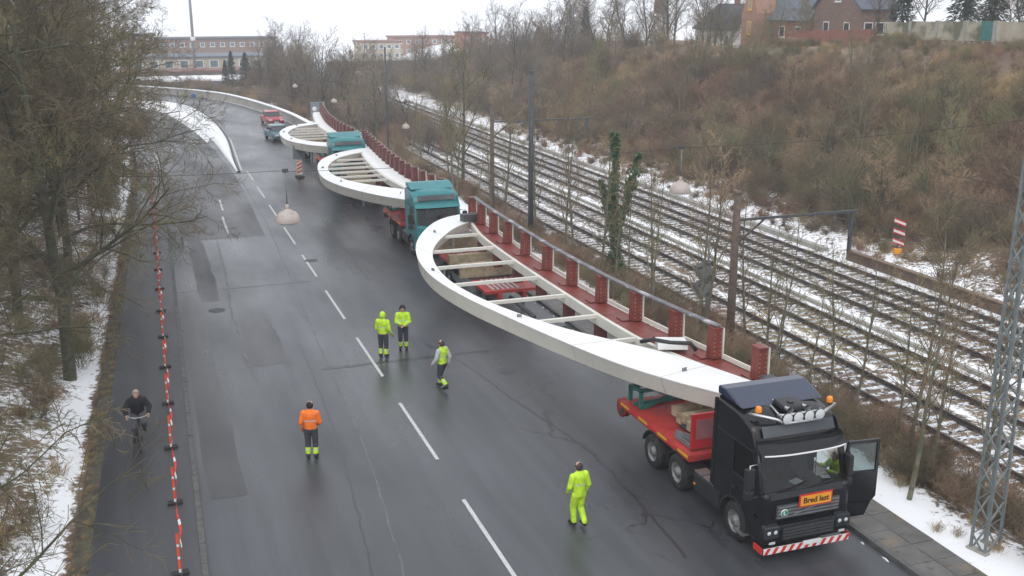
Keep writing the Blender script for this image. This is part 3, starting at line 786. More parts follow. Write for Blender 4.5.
def cab(root, body, roofm, hero):
    HW = 1.22
    ax = 1.28                                             # front axle
    # side panels: lower side with wheel arch, rear upper side, strip over the door window
    low = [(0.16, .55), (0.12, .95), (0.12, 1.70), (0.16, 1.78), (2.28, 1.78), (2.28, .95), (1.95, .95)] + arc(ax, .5, .64, R(28), R(152)) + [(.62, .5), (.3, .45)]
    for s in (-1, 1):
        if s == 1 and hero:
            lowr = [(0.16, .55), (0.12, .95), (0.12, 1.70), (0.16, 1.78), (0.46, 1.78), (.46, .95)] + [(ax - .62, .62), (.6, .5), (.3, .45)]
            mb = MB().prism(lowr, 'X', HW - .05, HW)
            mb.prism([(1.5, 1.12), (1.5, 1.78), (2.28, 1.78), (2.28, .95), (1.95, .95)] + arc(ax, .5, .64, R(28), R(70), 4), 'X', HW - .05, HW)
            part('side_panel', mb, body, root)
        else:
            part('side_panel', MB().prism(low, 'X', s * HW, s * (HW - .05)), body, root, bevel=.015)
        up = [(1.42, 1.78), (1.42, 2.62), (.52, 2.62), (.49, 2.80), (.74, 3.16), (1.3, 3.32), (2.28, 3.38), (2.28, 1.78)]
        part('upper_side_panel', MB().prism(up, 'X', s * HW, s * (HW - .05)), body, root, bevel=.015)
        part('windscreen_pillar', MB().prism([(0.14, 1.78), (0.30, 1.78), (.60, 2.62), (.46, 2.74)], 'X', s * HW, s * (HW - .07)), body, root)
        part('door_line', MB().box((s * (HW + .002), 1.43, 1.7), (0.012, 0.02, 1.5)), M['ink'], root)
        part('trim_line', MB().bar((s * (HW + .006), .5, 2.66), (s * (HW + .006), 2.25, 2.66), 0.015, 0.03), M['black_plastic'], root)
        if not (s == 1 and hero):
            part('side_window', MB().prism([(.32, 1.80), (1.40, 1.80), (1.40, 2.60), (.61, 2.60)], 'X', s * (HW - .02), s * (HW - .035)), M['glass'], root)
            part('window_rubber', MB().bar((s * (HW + .004), .36, 1.80), (s * (HW + .004), 1.42, 1.80), 0.014, 0.04), M['black_plastic'], root)
            h = part('door_handle', MB().box((s * (HW + .02), 1.32, 1.42), (0.04, 0.18, 0.05)), M['black_plastic'], root)
        # mirrors on arms (the open door carries its own)
        if not (s == 1 and hero):
            mb = MB().box((s * (HW + .24), .30, 2.12), (0.24, 0.14, 0.52)); mb.box((s * (HW + .24), .30, 1.70), (0.24, 0.15, 0.22))
            o = part('mirror', mb, M['black_plastic'], root, bevel=.03)
            part('mirror_arm', MB().tube([(s * (HW - .02), .34, 2.44), (s * (HW + .25), .28, 2.46), (s * (HW + .25), .28, 1.6), (s * (HW - .02), .3, 1.62)], .018), M['silver'] if hero else M['black_plastic'], o)
            part('mirror_glass', MB().box((s * (HW + .24), .376, 2.12), (0.19, 0.01, 0.46)), M['dark_glass'], o)
        part('air_deflector', MB().prism([(2.30, 1.0), (2.30, 3.42), (2.42, 3.38), (2.46, 1.05)], 'X', s * HW, s * (HW - .04)), body, root)
        part('cab_step', MB().box((s * (HW - .08), .98, .36), (0.22, 0.42, 0.06)), M['silver'], root)
        part('mudguard', MB().prism(arc(ax, .5, .66, R(5), R(165)) + arc(ax, .5, .61, R(165), R(5)), 'X', s * (HW + .015), s * (HW - .36)), M['black_plastic'], root)
    # roof skin, rear wall, floor, front panels
    prof = [(.49, 2.80), (.54, 2.92), (.64, 3.12), (.76, 3.28), (.98, 3.38), (1.3, 3.45), (2.28, 3.51)]
    mb = MB(); V = []
    for (y, z) in prof:
        for t in np.sin(np.linspace(-math.pi / 2, math.pi / 2, 9)): V.append((t * (HW - .005), y + .10 * abs(t) ** 3 * (1 if y < 1 else 0), z + .035 * (1 - t * t) - .125 * abs(t) ** 6))
    mb.add(V, [(9 * i + k, 9 * i + k + 1, 9 * i + k + 10, 9 * i + k + 9) for i in range(len(prof) - 1) for k in range(8)], 0, True)
    part('roof', mb, body, root)
    part('rear_wall', MB().box((0, 2.26, 2.2), (2 * HW - .1, 0.04, 2.55)), body, root)
    part('floor', MB().box((0, 1.2, 1.08), (2 * HW - .12, 2.1, 0.06)), M['interior'], root)
    part('front_panel', MB().prism([(.03, 1.0), (-.015, 1.2), (-.005, 1.62), (.13, 1.80), (.18, 1.80), (.08, 1.6), (.08, 1.0)], 'X', -HW + .13, HW - .13), body, root, bevel=.02)
    for s in (-1, 1):
        part('cab_corner', MB().lathe([(.001, .93), (.12, .95), (.13, 1.0), (.13, 1.66), (.10, 1.76), (.001, 1.79)], (s * (HW - .13), .125, 0), n=20), body, root)
        part('pillar_trim', MB().tube([(s * (HW - .075), .19, 1.74), (s * (HW - .075), .36, 2.26), (s * (HW - .08), .53, 2.78)], .075, 10), body, root)
    mb = MB()
    V = []
    for (y, z) in ((.12, 1.79), (.29, 2.28), (.47, 2.76)):
        for t in np.linspace(-1, 1, 9): V.append((t * (HW - .05), y - .09 * (1 - t * t) , z))
    mb.add(V, [(9 * i + k, 9 * i + k + 1, 9 * i + k + 10, 9 * i + k + 9) for i in range(2) for k in range(8)], 0, True)
    part('windscreen', mb, M['glass'], root)
    part('windscreen_header', MB().bar((-HW + .06, .46, 2.77), (HW - .06, .46, 2.77), 0.12, 0.10), body, root)
    # sun visor with a pale lower edge
    mb = MB(); V = []
    for (y, z) in ((.12, 2.66), (.16, 2.68), (.42, 2.92), (.40, 2.94)):
        for t in np.linspace(-1, 1, 11): V.append((t * (HW - .02), y + .12 * abs(t) ** 3, z))
    mb.add(V, [(11 * i + k, 11 * i + k + 1, 11 * i + k + 12, 11 * i + k + 11) for i in range(3) for k in range(10)], 0, True)
    vs = part('sun_visor', mb, body, root)
    if hero:
        mb = MB().tube([(t * (HW - .09), .10 + .12 * abs(t) ** 3, 2.665) for t in np.linspace(-1, 1, 11)], .022)
        part('light_strip', mb, M['white_paint'], vs)
    # header board (company panel) on the roof front
    mb = MB(); V = []
    for (y, z) in ((.475, 2.98), (.60, 3.22)):
        for t in np.linspace(-.82, .82, 9): V.append((t * HW, y + .085 * abs(t) ** 3 - .012, z + .035 * (1 - t * t)))
    mb.add(V, [(k, k + 1, k + 10, k + 9) for k in range(8)], 0, True)
    part('header_board', mb, M['header_grey'], root)
    # roof air deflector
    mb = MB().prism([(1.25, 3.47), (2.05, 3.72), (2.38, 3.72), (2.38, 3.5)], 'X', -HW + .04, HW - .04)
    part('roof_deflector', mb, roofm, root, bevel=.05)
    # bumper and grilles
    part('bumper', MB().prism([(-.06, .44), (-.10, .62), (-.08, .98), (.2, 1.0), (.55, .95), (.55, .44)], 'X', -HW + .01, HW - .01), body, root, bevel=.11)
    up_g = part('upper_grille', MB().box((0, -.03, 1.30), (1.75, 0.04, 0.34)), M['dark_steel'], root)
    for k in range(4): part('grille_slat', MB().box((0, -.058, 1.17 + k * .085), (1.70, 0.02, 0.035)), M['steel'], up_g)
    lo_g = part('lower_grille', MB().box((0, -.10, .76), (1.45, 0.04, 0.34)), M['black_plastic'], root)
    for k in range(4): part('grille_slat', MB().box((0, -.128, .64 + k * .08), (1.40, 0.02, 0.03)), M['dark_steel'], lo_g)
    for s in (-1, 1):
        o = part('headlight', MB().prism([(-.10, .66), (-.10, .96), (.10, 1.02), (.14, .70)], 'X', s * 1.2, s * .80), M['dark_glass'], root, bevel=.02)
        for q in (0.9, 1.08): part('lamp', MB().lathe([(0.001, -.03), (.045, -.025), (.06, .0)], (s * q, -.085, .82), 'Y', 14), M['lens'], o)
        part('fog_lamp', MB().box((s * .98, -.08, .55), (0.16, 0.04, 0.06)), M['lens'], root)
        part('indicator', MB().box((s * 1.205, .3, 1.12), (0.03, 0.16, 0.07)), M['orange_lens'], root)
    part('number_plate', MB().box((0.12, -.125, .42), (0.5, 0.015, 0.11)), M['white_paint'], root)
    if hero:
        sb = part('stripe_board', MB().prism([(-1.2, .27), (1.2, .27), (1.2, .43), (-1.2, .43)], 'Y', -.105, -.085), M['white_paint'], root)
        for k in range(11):
            x0 = -1.2 + k * .224
            part('red_stripe', MB().prism([(x0, .272), (x0 + .10, .272), (x0 + .2, .428), (x0 + .1, .428)], 'Y', -.108, -.1), M['red_stripe'], sb)
        part('red_corner', MB().box((-1.225, .12, .35), (0.03, 0.36, 0.16)), M['red_stripe'], sb)
        part('red_corner', MB().box((1.225, .12, .35), (0.03, 0.36, 0.16)), M['red_stripe'], sb)
    # wipers
    for x0 in (-.75, .1):
        part('wiper', MB().tube([(x0, .03, 1.80), (x0 + .35, .02, 1.84), (x0 + .75, .05, 1.95)], .012, 5), M['ink'], root)
    # inside: dashboard, seats, wheel, bunk wall
    part('dashboard', MB().prism([(.2, 1.45), (.2, 1.80), (.55, 1.78), (.68, 1.5)], 'X', -1.12, 1.12), M['interior'], root, bevel=.03)
    for s in (-.62, .62):
        mb = MB().box((s, 1.15, 1.55), (0.5, 0.5, 0.14)); mb.box((s, 1.42, 1.95), (0.48, 0.14, 0.75), rx=-.12); mb.box((s, 1.47, 2.42), (0.28, 0.1, 0.2)); mb.box((s, 1.15, 1.3), (0.4, 0.4, 0.4))
        part('cab_seat', mb, M['navy_cloth'], root, bevel=.04)
    mb = MB().tube([(-.62 + .22 * math.cos(a), .76 + .06 * math.sin(a), 1.86 + .2 * math.sin(a)) for a in np.linspace(0, 2 * math.pi, 15)], .018, 5)
    mb.tube([(-.62, .76, 1.86), (-.62, .6, 1.6)], .03, 5)
    part('steering_wheel', mb, M['black_plastic'], root)
    part('paper', MB().box((-.1, .38, 1.81), (0.3, 0.2, 0.008), rz=.3, rx=.05), M['white_paint'], root)
    part('paper', MB().box((.72, .36, 1.81), (0.22, 0.16, 0.008), rz=-.2, rx=.05), M['white_paint'], root)
    part('bunk', MB().box((0, 1.9, 1.55), (2.2, 0.6, 0.3)), M['navy_cloth'], root)

def truck(label, loc, body, roofm, hero, rz=0.0, bedm=None):
    root = thing('heavy_truck', label, 'truck', loc, rz, 'heavy trucks carrying bridge sections')
    cab(root, body, roofm, hero)
    # chassis
    for s in (-1, 1): part('chassis_rail', MB().box((s * .42, 4.6, .87), (0.10, 6.6, 0.26)), M['black_plastic'], root)
    for s in (-1, 1):
        wheel(root, s * 1.02, 1.28, .34, .5)
        for yy in (4.25, 5.72): wheel(root, s * .92, yy, .56, .5)
        mb = MB()
        for yy in (4.25, 5.72): mb.prism(arc(yy, .5, .62, R(15), R(165)) + arc(yy, .5, .58, R(165), R(15)), 'X', s * 1.22, s * .62)
        part('rear_mudguard', mb, M['black_plastic'], root)
        part('fuel_tank', MB().prism([(2.05, .4), (3.35, .4), (3.35, .95), (2.05, .95)], 'X', s * 1.2, s * .6), M['black_plastic'], root, bevel=.08)
        mb = MB()
        for k in range(3): mb.box((s * 1.0, 2.3 + k * .42, .965), (0.36, 0.36, 0.03))
        part('tank_step', mb, M['silver'], root)
        part('side_reflector', MB().box((s * 1.205, 3.25, .62), (0.02, 0.08, 0.05)), M['orange_lens'], root)
    for yy in (1.28, 4.25, 5.72): part('axle', MB().tube([(-.9, yy, .5), (.9, yy, .5)], .07, 8), M['black_plastic'], root)
    # red ballast bed behind the cab
    bed = part('load_bed', MB().box((0, 5.75, 1.16), (2.40, 4.3, 0.20)), bedm or M['red_bed'], root, bevel=.02)
    for s in (-1, 1):
        mb = MB(); mr_ = MB()
        for k in range(7):
            (mb if k % 2 == 0 else mr_).box((s * 1.208, 3.95 + k * .6, 1.19), (0.012, 0.56, 0.07))
        part('edge_stripe', mb, M['yellow_stripe'], bed); part('edge_stripe', mr_, M['red_stripe'], bed)
    part('headboard', MB().box((0, 3.62, 1.9), (2.34, 0.06, 1.05)), M['red_board'], root)
    part('headboard_rib', MB().box((0, 3.585, 1.42), (2.34, 0.02, 0.05)), M['oxide'], root)
    if hero:
        part('faded_square', MB().box((-.78, 3.584, 1.98), (0.5, 0.012, 0.55)), M['emblem_red'], root)
    # turntable and bolster that carry the bridge section
    part('turntable', MB().lathe([(0.001, 1.27), (.62, 1.27), (.62, 1.42), (.001, 1.42)], (0.1, 5.2, 0), n=24), M['dark_steel'], root)
    mb = MB()
    for k in range(4): mb.box((0.25, 4.75 + k * .3, 1.56 + .12 * (k % 2)), (1.7, 0.24, 0.26))
    part('packing_timber', mb, M['timber'], root)
    fr = MB()
    for (a, b) in (((-.95, 7.0, 1.3), (-.95, 7.0, 1.85)), ((.95, 7.0, 1.3), (.95, 7.0, 1.85)), ((-.95, 7.7, 1.3), (-.95, 7.7, 1.75)), ((.95, 7.7, 1.3), (.95, 7.7, 1.75)),
                   ((-1.0, 7.0, 1.85), (1.0, 7.0, 1.85)), ((-1.0, 7.7, 1.75), (1.0, 7.7, 1.75)), ((-.95, 7.0, 1.85), (-.95, 7.7, 1.75)), ((.95, 7.0, 1.85), (.95, 7.7, 1.75)), ((-.95, 7.0, 1.3), (.95, 7.0, 1.85)), ((-1.0, 7.35, 1.32), (1.0, 7.35, 1.32))):
        fr.bar(a, b, .1, .1)
    part('support_frame', fr, M['teal_frame'], root)
    part('frame_plank', MB().box((0, 7.45, 1.9), (1.5, 0.3, 0.08), rx=-.1), M['timber'], root)
    mb = MB()
    for k in range(3): mb.box((-.98 + k * .09, 4.35, 1.35 + .05 * k), (0.05, 0.9, 0.12), rz=.2 * k)
    part('strap_pile', mb, M['steel'], root)
    for s in (-1, 1):
        part('tail_reel', MB().lathe([(.001, -.09), (.30, -.09), (.30, -.05), (.16, -.05), (.16, .05), (.30, .05), (.30, .09), (.001, .09)], (s * 1.0, 8.05, .95), 'X', 18), M['red_bed'], root)
        part('rear_lamp', MB().box((s * .75, 7.93, .95), (0.3, 0.05, 0.12)), M['red_stripe'], root)
    part('rear_beam', MB().box((0, 7.86, .92), (2.3, 0.1, 0.16)), M['dark_steel'], root)
    return root

t1 = truck('black truck with open door and wide load sign at the front of the convoy', (14.33, 19.17, 0), M['black'], M['navy'], True)
# roof bar with work lamps and beacons
rb = part('lamp_bar', MB().tube([(-1.12, .98, 3.44), (-1.1, .72, 3.52), (-.62, .55, 3.40), (-.5, .42, 3.34), (.5, .42, 3.34), (.62, .55, 3.40), (1.1, .72, 3.52), (1.12, .98, 3.44)], .042, 8), M['silver'], t1)
part('bar_rail', MB().tube([(-.6, .60, 3.5), (-.5, .46, 3.53), (.5, .46, 3.53), (.6, .60, 3.5)], .036, 8), M['silver'], rb)
for x in (-.45, .45): part('bar_stay', MB().tube([(x, .44, 3.34), (x * .9, 1.2, 3.50)], .028, 8), M['silver'], rb)
for x in (-.45, -.15, .15, .45):
    o = part('work_lamp', MB().lathe([(.001, .12), (.09, .09), (.14, 0), (.14, -.03)], (x, .42, 3.46), 'Y', 16), M['black_plastic'], t1)
    part('lamp_glass', MB().lathe([(.001, -.05), (.09, -.045), (.132, -.028)], (x, .42, 3.46), 'Y', 16), M['lens'], o)
for x in (-1.0, 1.0):
    o = part('beacon', MB().lathe([(.08, 0), (.08, .08), (.065, .135), (.04, .15), (.001, .155)], (x, .80, 3.55), n=14), M['orange_lens'], t1)
    part('beacon_base', MB().lathe([(.001, -.02), (.07, -.02), (.07, .01), (.09, .01)], (x, .80, 3.55), n=14), M['black_plastic'], o)
for s in (-1, 1):
    part('air_horn', MB().lathe([(.02, .75), (.03, .4), (.05, .12), (.09, 0)], (s * .24, .62, 3.56), 'Y', 12), M['silver'], t1)
part('roof_unit', MB().prism([(.72, 3.46), (.78, 3.6), (1.25, 3.66), (1.35, 3.5)], 'X', -.3, .3), M['black_plastic'], t1, bevel=.05)
part('roof_logo', MB().lathe([(.001, .0), (.09, .0), (.09, .012), (.06, .012)], (0, .98, 3.64), n=14), M['dark_steel'], t1)
# orange wide load sign
sg = part('load_sign', MB().box((.14, -.11, 1.54), (0.92, 0.03, 0.32)), M['sign_red'], t1, rot=(0, 0, 0))
part('sign_face', MB().box((.14, -.128, 1.54), (0.85, 0.012, 0.255)), M['sign_orange'], sg)
fc = bpy.data.curves.new('lettering', 'FONT'); fc.body = 'Bred last'; fc.size = 0.20; fc.align_x = 'CENTER'; fc.align_y = 'CENTER'; fc.extrude = 0.002; fc.offset = 0.004
fc.materials.append(M['ink'])
tmp = link('tmp', fc); bpy.context.view_layer.update()
lme = bpy.data.meshes.new_from_object(tmp.evaluated_get(bpy.context.evaluated_depsgraph_get())); bpy.data.objects.remove(tmp)
link('lettering', lme, sg, (.14, -.138, 1.54), (math.pi / 2, 0, 0))
bd = part('round_badge', MB().lathe([(.001, -.012), (.10, -.012), (.10, 0)], (-.68, -.07, 1.28), 'Y', 18), M['white_paint'], t1)
part('badge_disc', MB().lathe([(.001, -.016), (.085, -.016), (.085, -.01)], (-.68, -.07, 1.28), 'Y', 18), M['green_badge'], bd)
mb = MB().box((-.70, -.09, 1.28), (0.02, 0.006, 0.1)); mb.box((-.67, -.09, 1.24), (0.06, 0.006, 0.02)); part('badge_mark', mb, M['white_paint'], bd)
part('badge_bar', MB().bar((-.45, -.075, 1.2), (.45, -.075, 1.42), 0.02, 0.025), M['silver'], t1)
# open door on the kerb side
dr = link('open_door', None, t1, (1.20, .46, 0), (0, 0, R(-97)))
for (pts, nm) in (([(.0, .98), (.0, 1.80), (1.02, 1.80), (1.02, 1.1), (.92, .98)], 'door_panel'),):
    o = part(nm, MB().prism(pts, 'X', 0, .07), M['black'], dr, bevel=.015)
    part('door_lining', MB().box((-.012, .5, 1.42), (0.02, 0.85, 0.6)), M['interior'], o)
    part('lower_skirt', MB().prism([(.05, .55), (.0, .97), (.9, .97), (.75, .6)], 'X', .005, .06), M['black'], o)
part('window_frame', MB().prism([(.0, 1.8), (.09, 1.8), (.22, 2.54), (.95, 2.54), (.95, 1.8), (1.02, 1.8), (1.02, 2.62), (.16, 2.62)], 'X', 0.005, .06), M['black'], dr)
part('door_window', MB().prism([(.09, 1.8), (.95, 1.8), (.95, 2.54), (.22, 2.54)], 'X', .025, .035), M['glass'], dr)
mb = MB().box((.22, .1, 2.12), (0.26, 0.14, 0.52)); mb.box((.22, .1, 1.7), (0.26, 0.15, 0.22))
o = part('mirror', mb, M['black_plastic'], dr, bevel=.03)
part('mirror_arm', MB().tube([(.03, .16, 2.42), (.24, .1, 2.44), (.24, .1, 1.58), (.03, .12, 1.62)], .018), M['black_plastic'], o)

t2 = truck('teal truck directly behind the first white bridge section', (14.33, 51.4, 0), M['teal'], M['teal'], False)
t3 = truck('farther teal truck between the second and third bridge sections', (14.2, 74.3, 0), M['teal'], M['teal'], False)

# trailers under the rear ends
def trailer(label, y0, y1, x):
    root = thing('load_trailer', label, 'trailer', (x, y0, 0), 0, 'trailers under the bridge sections')
    L = y1 - y0
    for s in (-1, 1): part('frame_rail', MB().box((s * .55, L / 2, .95), (0.14, L, 0.28)), M['red_bed'], root)
    part('draw_bar', MB().tube([(0, .3, .8), (0, -2.6, .75)], .09, 8), M['dark_steel'], root)
    d1 = part('rear_deck', MB().box((0, L - 2.6, 1.12), (2.3, 2.3, 0.12)), M['red_bed'], root)
    d0 = part('front_deck', MB().box((0, 1.15, 1.12), (2.3, 2.0, 0.12)), M['red_bed'], root)
    for d_, yc in ((d1, L - 2.6), (d0, 1.15)):
        for k in range(6): part('pale_rod', MB().box((-.75 + k * .22, yc, 1.2), (0.09, 1.7, 0.05)), M['rods'], d_)
    for yc in (2.75, L - 4.3, L - .5):
        mb = MB().box((0, yc, 1.5), (3.0 if yc < L - 1 else 2.4, 0.3, 0.62))
        part('timber_bolster', mb, M['timber'], root)
        part('bolster_base', MB().box((0, yc, 1.14), (2.2, 0.36, 0.1)), M['rust'], root)
    for s in (-1, 1):
        for yy in (L - 3.3, L - 1.9): wheel(root, s * .95, yy, .5, .45)
        part('side_guard', MB().box((s * 1.14, L * .42, .7), (0.04, 3.2, 0.3)), M['galv'], root)
        part('support_leg', MB().box((s * .9, 1.2, .55), (0.12, 0.12, 1.0)), M['galv'], root)
    return root
trailer('red trailer with timber bolsters under the rear of the first bridge section', 40.2, 49.0, 14.35)
trailer('red trailer with timbers under the second bridge section', 65.5, 73.2, 14.4)
trailer('trailer with timbers under the farthest bridge section', 86.0, 93.0, 14.4)

# ------------------------------------------------------------------ people
def capsule(mb, a, b, ra, rb, flat=1.0, n=12):
    a, b = Vector(a), Vector(b)
    t = (b - a); Lg = t.length; t = t / Lg if Lg > 1e-6 else Vector((0, 0, 1))
    prof = []
    for k in range(4): q = k / 4 * math.pi / 2; prof.append((ra * math.sin(q) + 1e-4, -ra * math.cos(q)))
    prof.append((ra, 0)); prof.append((rb, Lg))
    for k in range(1, 5): q = k / 4 * math.pi / 2; prof.append((rb * math.cos(q) + 1e-4, Lg + rb * math.sin(q)))
    x = t.orthogonal().normalized(); y = t.cross(x); V = []
    mid = (a + b) / 2
    for (r, h) in prof:
        for k in range(n):
            an = 2 * math.pi * k / n
            p = a + t * h + (x * math.cos(an) + y * math.sin(an)) * r
            if flat != 1.0:
                c = a + t * h; p = Vector((p.x, c.y + (p.y - c.y) * flat, p.z))
            V.append(p)
    m = len(prof)
    Fc = [(i * n + k, i * n + (k + 1) % n, (i + 1) * n + (k + 1) % n, (i + 1) * n + k) for i in range(m - 1) for k in range(n)]
    Fc += [tuple(range(n))[::-1], tuple((m - 1) * n + k for k in range(n))]
    mb.add(V, Fc)

def person(label, loc, rz, J, look, group, extras=None, height=1.78):
    """J: joint positions in a frame with x to the figure's right, y forward, z up; look: materials of the clothes"""
    D = dict(pel=(0, 0, .95), chest=(0, 0, 1.33), neck=(0, .01, 1.50), head=(0, .03, 1.64),
             shR=(.19, 0, 1.42), elR=(.27, -.04, 1.14), wrR=(.27, .08, .90), shL=(-.19, 0, 1.42), elL=(-.27, -.04, 1.14), wrL=(-.27, .08, .90),
             hiR=(.10, 0, .90), knR=(.11, .03, .50), anR=(.11, -.02, .10), hiL=(-.10, 0, .90), knL=(-.11, .03, .50), anL=(-.11, -.02, .10), toeA=.17)
    D.update(J)
    S = []                                                # a, b, ra, rb, flat, zone(t)
    def add(a, b, ra, rb, zone, flat=1.0): S.append((Vector(a), Vector(b), ra, rb, flat, zone))
    jk = look['jacket']; tr = look['trousers']; arm = look.get('sleeve', jk); bands = look.get('bands', True)
    P = Vector(D['pel']); C = Vector(D['chest'])
    mid = P.lerp(C, .5)
    def torso(t): return 'reflex' if bands and (0.28 < t < .42 ) else jk
    bk_ = look.get('bulk', 1.1)
    add(P + Vector((0, 0, .0)), mid, .165 * bk_, .165 * bk_, lambda t: (jk if t > .05 else tr), .78)
    add(mid, C + Vector((0, 0, .02)), .17 * bk_, .185 * bk_, torso, .74)
    add(C + Vector((0, 0, .04)), Vector(D['neck']), .13, .07, lambda t: jk, .85)
    add(Vector(D['neck']), Vector(D['head']) - Vector((0, 0, .05)), .058, .062, lambda t: 'skin')
    add(Vector(D['head']) - Vector((0, -.015, .045)), Vector(D['head']) + Vector((0, -.01, .045)), .078, .098, lambda t: 'skin')
    add(Vector(D['head']) + Vector((0, .085, -.01)), Vector(D['head']) + Vector((0, .105, -.025)), .014, .018, lambda t: 'skin')
    add(Vector(D['head']) + Vector((0, .07, -.085)), Vector(D['head']) + Vector((0, .072, -.09)), .035, .03, lambda t: 'skin')
    for s in 'RL':
        sg_ = 1 if s == 'R' else -1
        add(Vector(D['head']) + Vector((sg_ * .093, -.01, .0)), Vector(D['head']) + Vector((sg_ * .098, -.015, -.03)), .016, .014, lambda t: 'skin')
        sh, el, wr = Vector(D['sh' + s]), Vector(D['el' + s]), Vector(D['wr' + s])
        add(C + Vector((sg_ * .08, 0, .05)), sh, .11, .092, lambda t: jk)
        add(sh, el, .085 * bk_, .066 * bk_, lambda t: arm)
        add(el, wr, .066 * bk_, .05 * bk_, lambda t: 'reflex' if bands and .45 < t < .6 else arm)
        hd = (wr - el).normalized()
        palm = wr + hd * .09
        add(wr, palm, .034, .040, lambda t: look.get('glove', 'skin'), .75)
        side = Vector((1, 0, 0)); side = (side - hd * side.dot(hd)).normalized()
        fwd = hd.cross(side)
        curl = D.get('curl', .5)
        for k in range(4):
            b0 = palm + side * (-.03 + .02 * k) + hd * .02
            ln = (.036, .042, .045, .038)[k]
            k1 = b0 + hd * ln + fwd * (ln * .3 * curl); k2 = k1 + hd * ln * (.9 - .5 * curl) + fwd * (ln * .9 * curl)
            add(b0, k1, .0105, .0095, lambda t: look.get('glove', 'skin')); add(k1, k2, .0095, .008, lambda t: look.get('glove', 'skin'))
        inward = -sg_
        tb = wr + hd * .03 + side * (inward * .034)
        tm = tb + (hd * .7 + side * inward * .7) * .04 + fwd * .015
        add(tb, tm, .013, .011, lambda t: look.get('glove', 'skin')); add(tm, tm + hd * .035 + fwd * .012, .011, .009, lambda t: look.get('glove', 'skin'))
        hi, kn, an = Vector(D['hi' + s]), Vector(D['kn' + s]), Vector(D['an' + s])
        add(hi, kn, .1 * bk_, .08 * bk_, lambda t: tr)
        cb = look.get('calf', tr)
        add(kn, an + Vector((0, 0, .04)), .078 * bk_, .068 * bk_, lambda t: (cb if .40 < t < .95 else tr) if not (.55 < t < .64 and cb != tr) else 'reflex')
        tv = D.get('toe' + s, (0, .17, -.045))
        add(an + Vector((0, -.03, -.03)), an + Vector((tv[0] + sg_ * .02, tv[1], tv[2])), .055, .045, lambda t: 'boot')
    mb = MB()
    for (a, b, ra, rb, fl, z) in S: capsule(mb, a, b, ra, rb, fl)
    me = mb.mesh('tmp', [])
    tmp = bpy.data.objects.new('tmp', me); COL.objects.link(tmp)
    rm = tmp.modifiers.new('r', 'REMESH'); rm.mode = 'VOXEL'; rm.voxel_size = .0125
    smd = tmp.modifiers.new('s', 'SMOOTH'); smd.iterations = 2; smd.factor = .4
    dg = bpy.context.evaluated_depsgraph_get()
    body = bpy.data.meshes.new_from_object(tmp.evaluated_get(dg))
    bpy.data.objects.remove(tmp); bpy.data.meshes.remove(me)
    body.name = 'person'
    names = ['skin', jk, tr, 'reflex', 'boot', arm, look.get('glove', 'skin'), look.get('calf', tr)]
    names = list(dict.fromkeys(names))
    body.materials.clear()
    for nme in names: body.materials.append(M[nme])
    npol = len(body.polygons)
    cen = np.zeros(npol * 3); body.polygons.foreach_get('center', cen); cen = cen.reshape(-1, 3)
    best = np.full(npol, 1e9); idx = np.zeros(npol, int)
    for (a, b, ra, rb, fl, z) in S:
        A = np.array(a); B = np.array(b); d = B - A; q = cen - A
        t = np.clip((q @ d) / max(1e-9, d @ d), 0, 1)
        dist = np.linalg.norm(q - t[:, None] * d, axis=1) - (ra + (rb - ra) * t)
        mi = np.array([names.index(z(v)) for v in np.linspace(0, 1, 101)])[np.round(t * 100).astype(int)]
        w = dist < best
        best = np.where(w, dist, best); idx = np.where(w, mi, idx)
    body.polygons.foreach_set('material_index', idx.astype(np.int32))
    body.polygons.foreach_set('use_smooth', [True] * npol)
    k = height / 1.78
    o = link('person', body, None, loc, (0, 0, rz)); o.scale = (k, k, k)
    tag(o, label, 'person', group)
    H = Vector(D['head'])
    hm = look.get('hair')
    if hm:
        n = 14; V = []
        hood = look.get('hood', False)
        r0 = .135 if hood else .112
        for i in range(9):
            el_ = -0.75 + (math.pi / 2 + .75) * i / 8
            for q in range(n):
                az = 2 * math.pi * q / n
                p = Vector((math.cos(az) * math.cos(el_) * r0 * .92, math.sin(az) * math.cos(el_) * r0 * 1.02 - .012, math.sin(el_) * r0 * 1.08 + .02))
                if p.y > .035 and p.z < (.055 if not hood else .06): p.y = .035 + (p.y - .035) * .15; p.z = max(p.z, .045) if not hood else p.z
                V.append(H + p)
        hb = MB().add(V, [(i * n + q, i * n + (q + 1) % n, (i + 1) * n + (q + 1) % n, (i + 1) * n + q) for i in range(8) for q in range(n)], 0, True)
        part('hood' if hood else ('cap' if look.get('cap') else 'hair'), hb, M[hm], o)
    for sx in (-.034, .034):
        part('eye', MB().lathe([(.001, .012), (.009, .008), (.012, 0)], tuple(H + Vector((sx, .088, .012))), 'Y', 8), M['ink'], o)
    part('mouth', MB().box(tuple(H + Vector((0, .098, -.062))), (0.045, 0.012, 0.008)), M['sign_red'], o)
    return o
LY = dict(jacket='hivis', trousers='navy_cloth', calf='hivis', hair='hivis', hood=True)
grp = 'workers in hi-vis clothing'
# yellow hooded worker seen from behind, standing
person('worker in yellow hooded jacket seen from behind, talking to a colleague', (8.02, 36.95, 0), R(-35), dict(wrR=(.30, .12, .93), elL=(-.25, .0, 1.14), wrL=(-.16, .2, 1.1)), LY, grp)
# facing worker with dark fur hood, hands together
person('worker in yellow jacket with dark hood holding hands in front', (8.95, 37.6, 0), R(165), dict(elR=(.26, .06, 1.14), wrR=(.07, .25, 1.10), elL=(-.26, .06, 1.14), wrL=(-.07, .26, 1.06)), dict(jacket='hivis', trousers='navy_cloth', calf='hivis', hair='black_cloth', hood=True), grp)
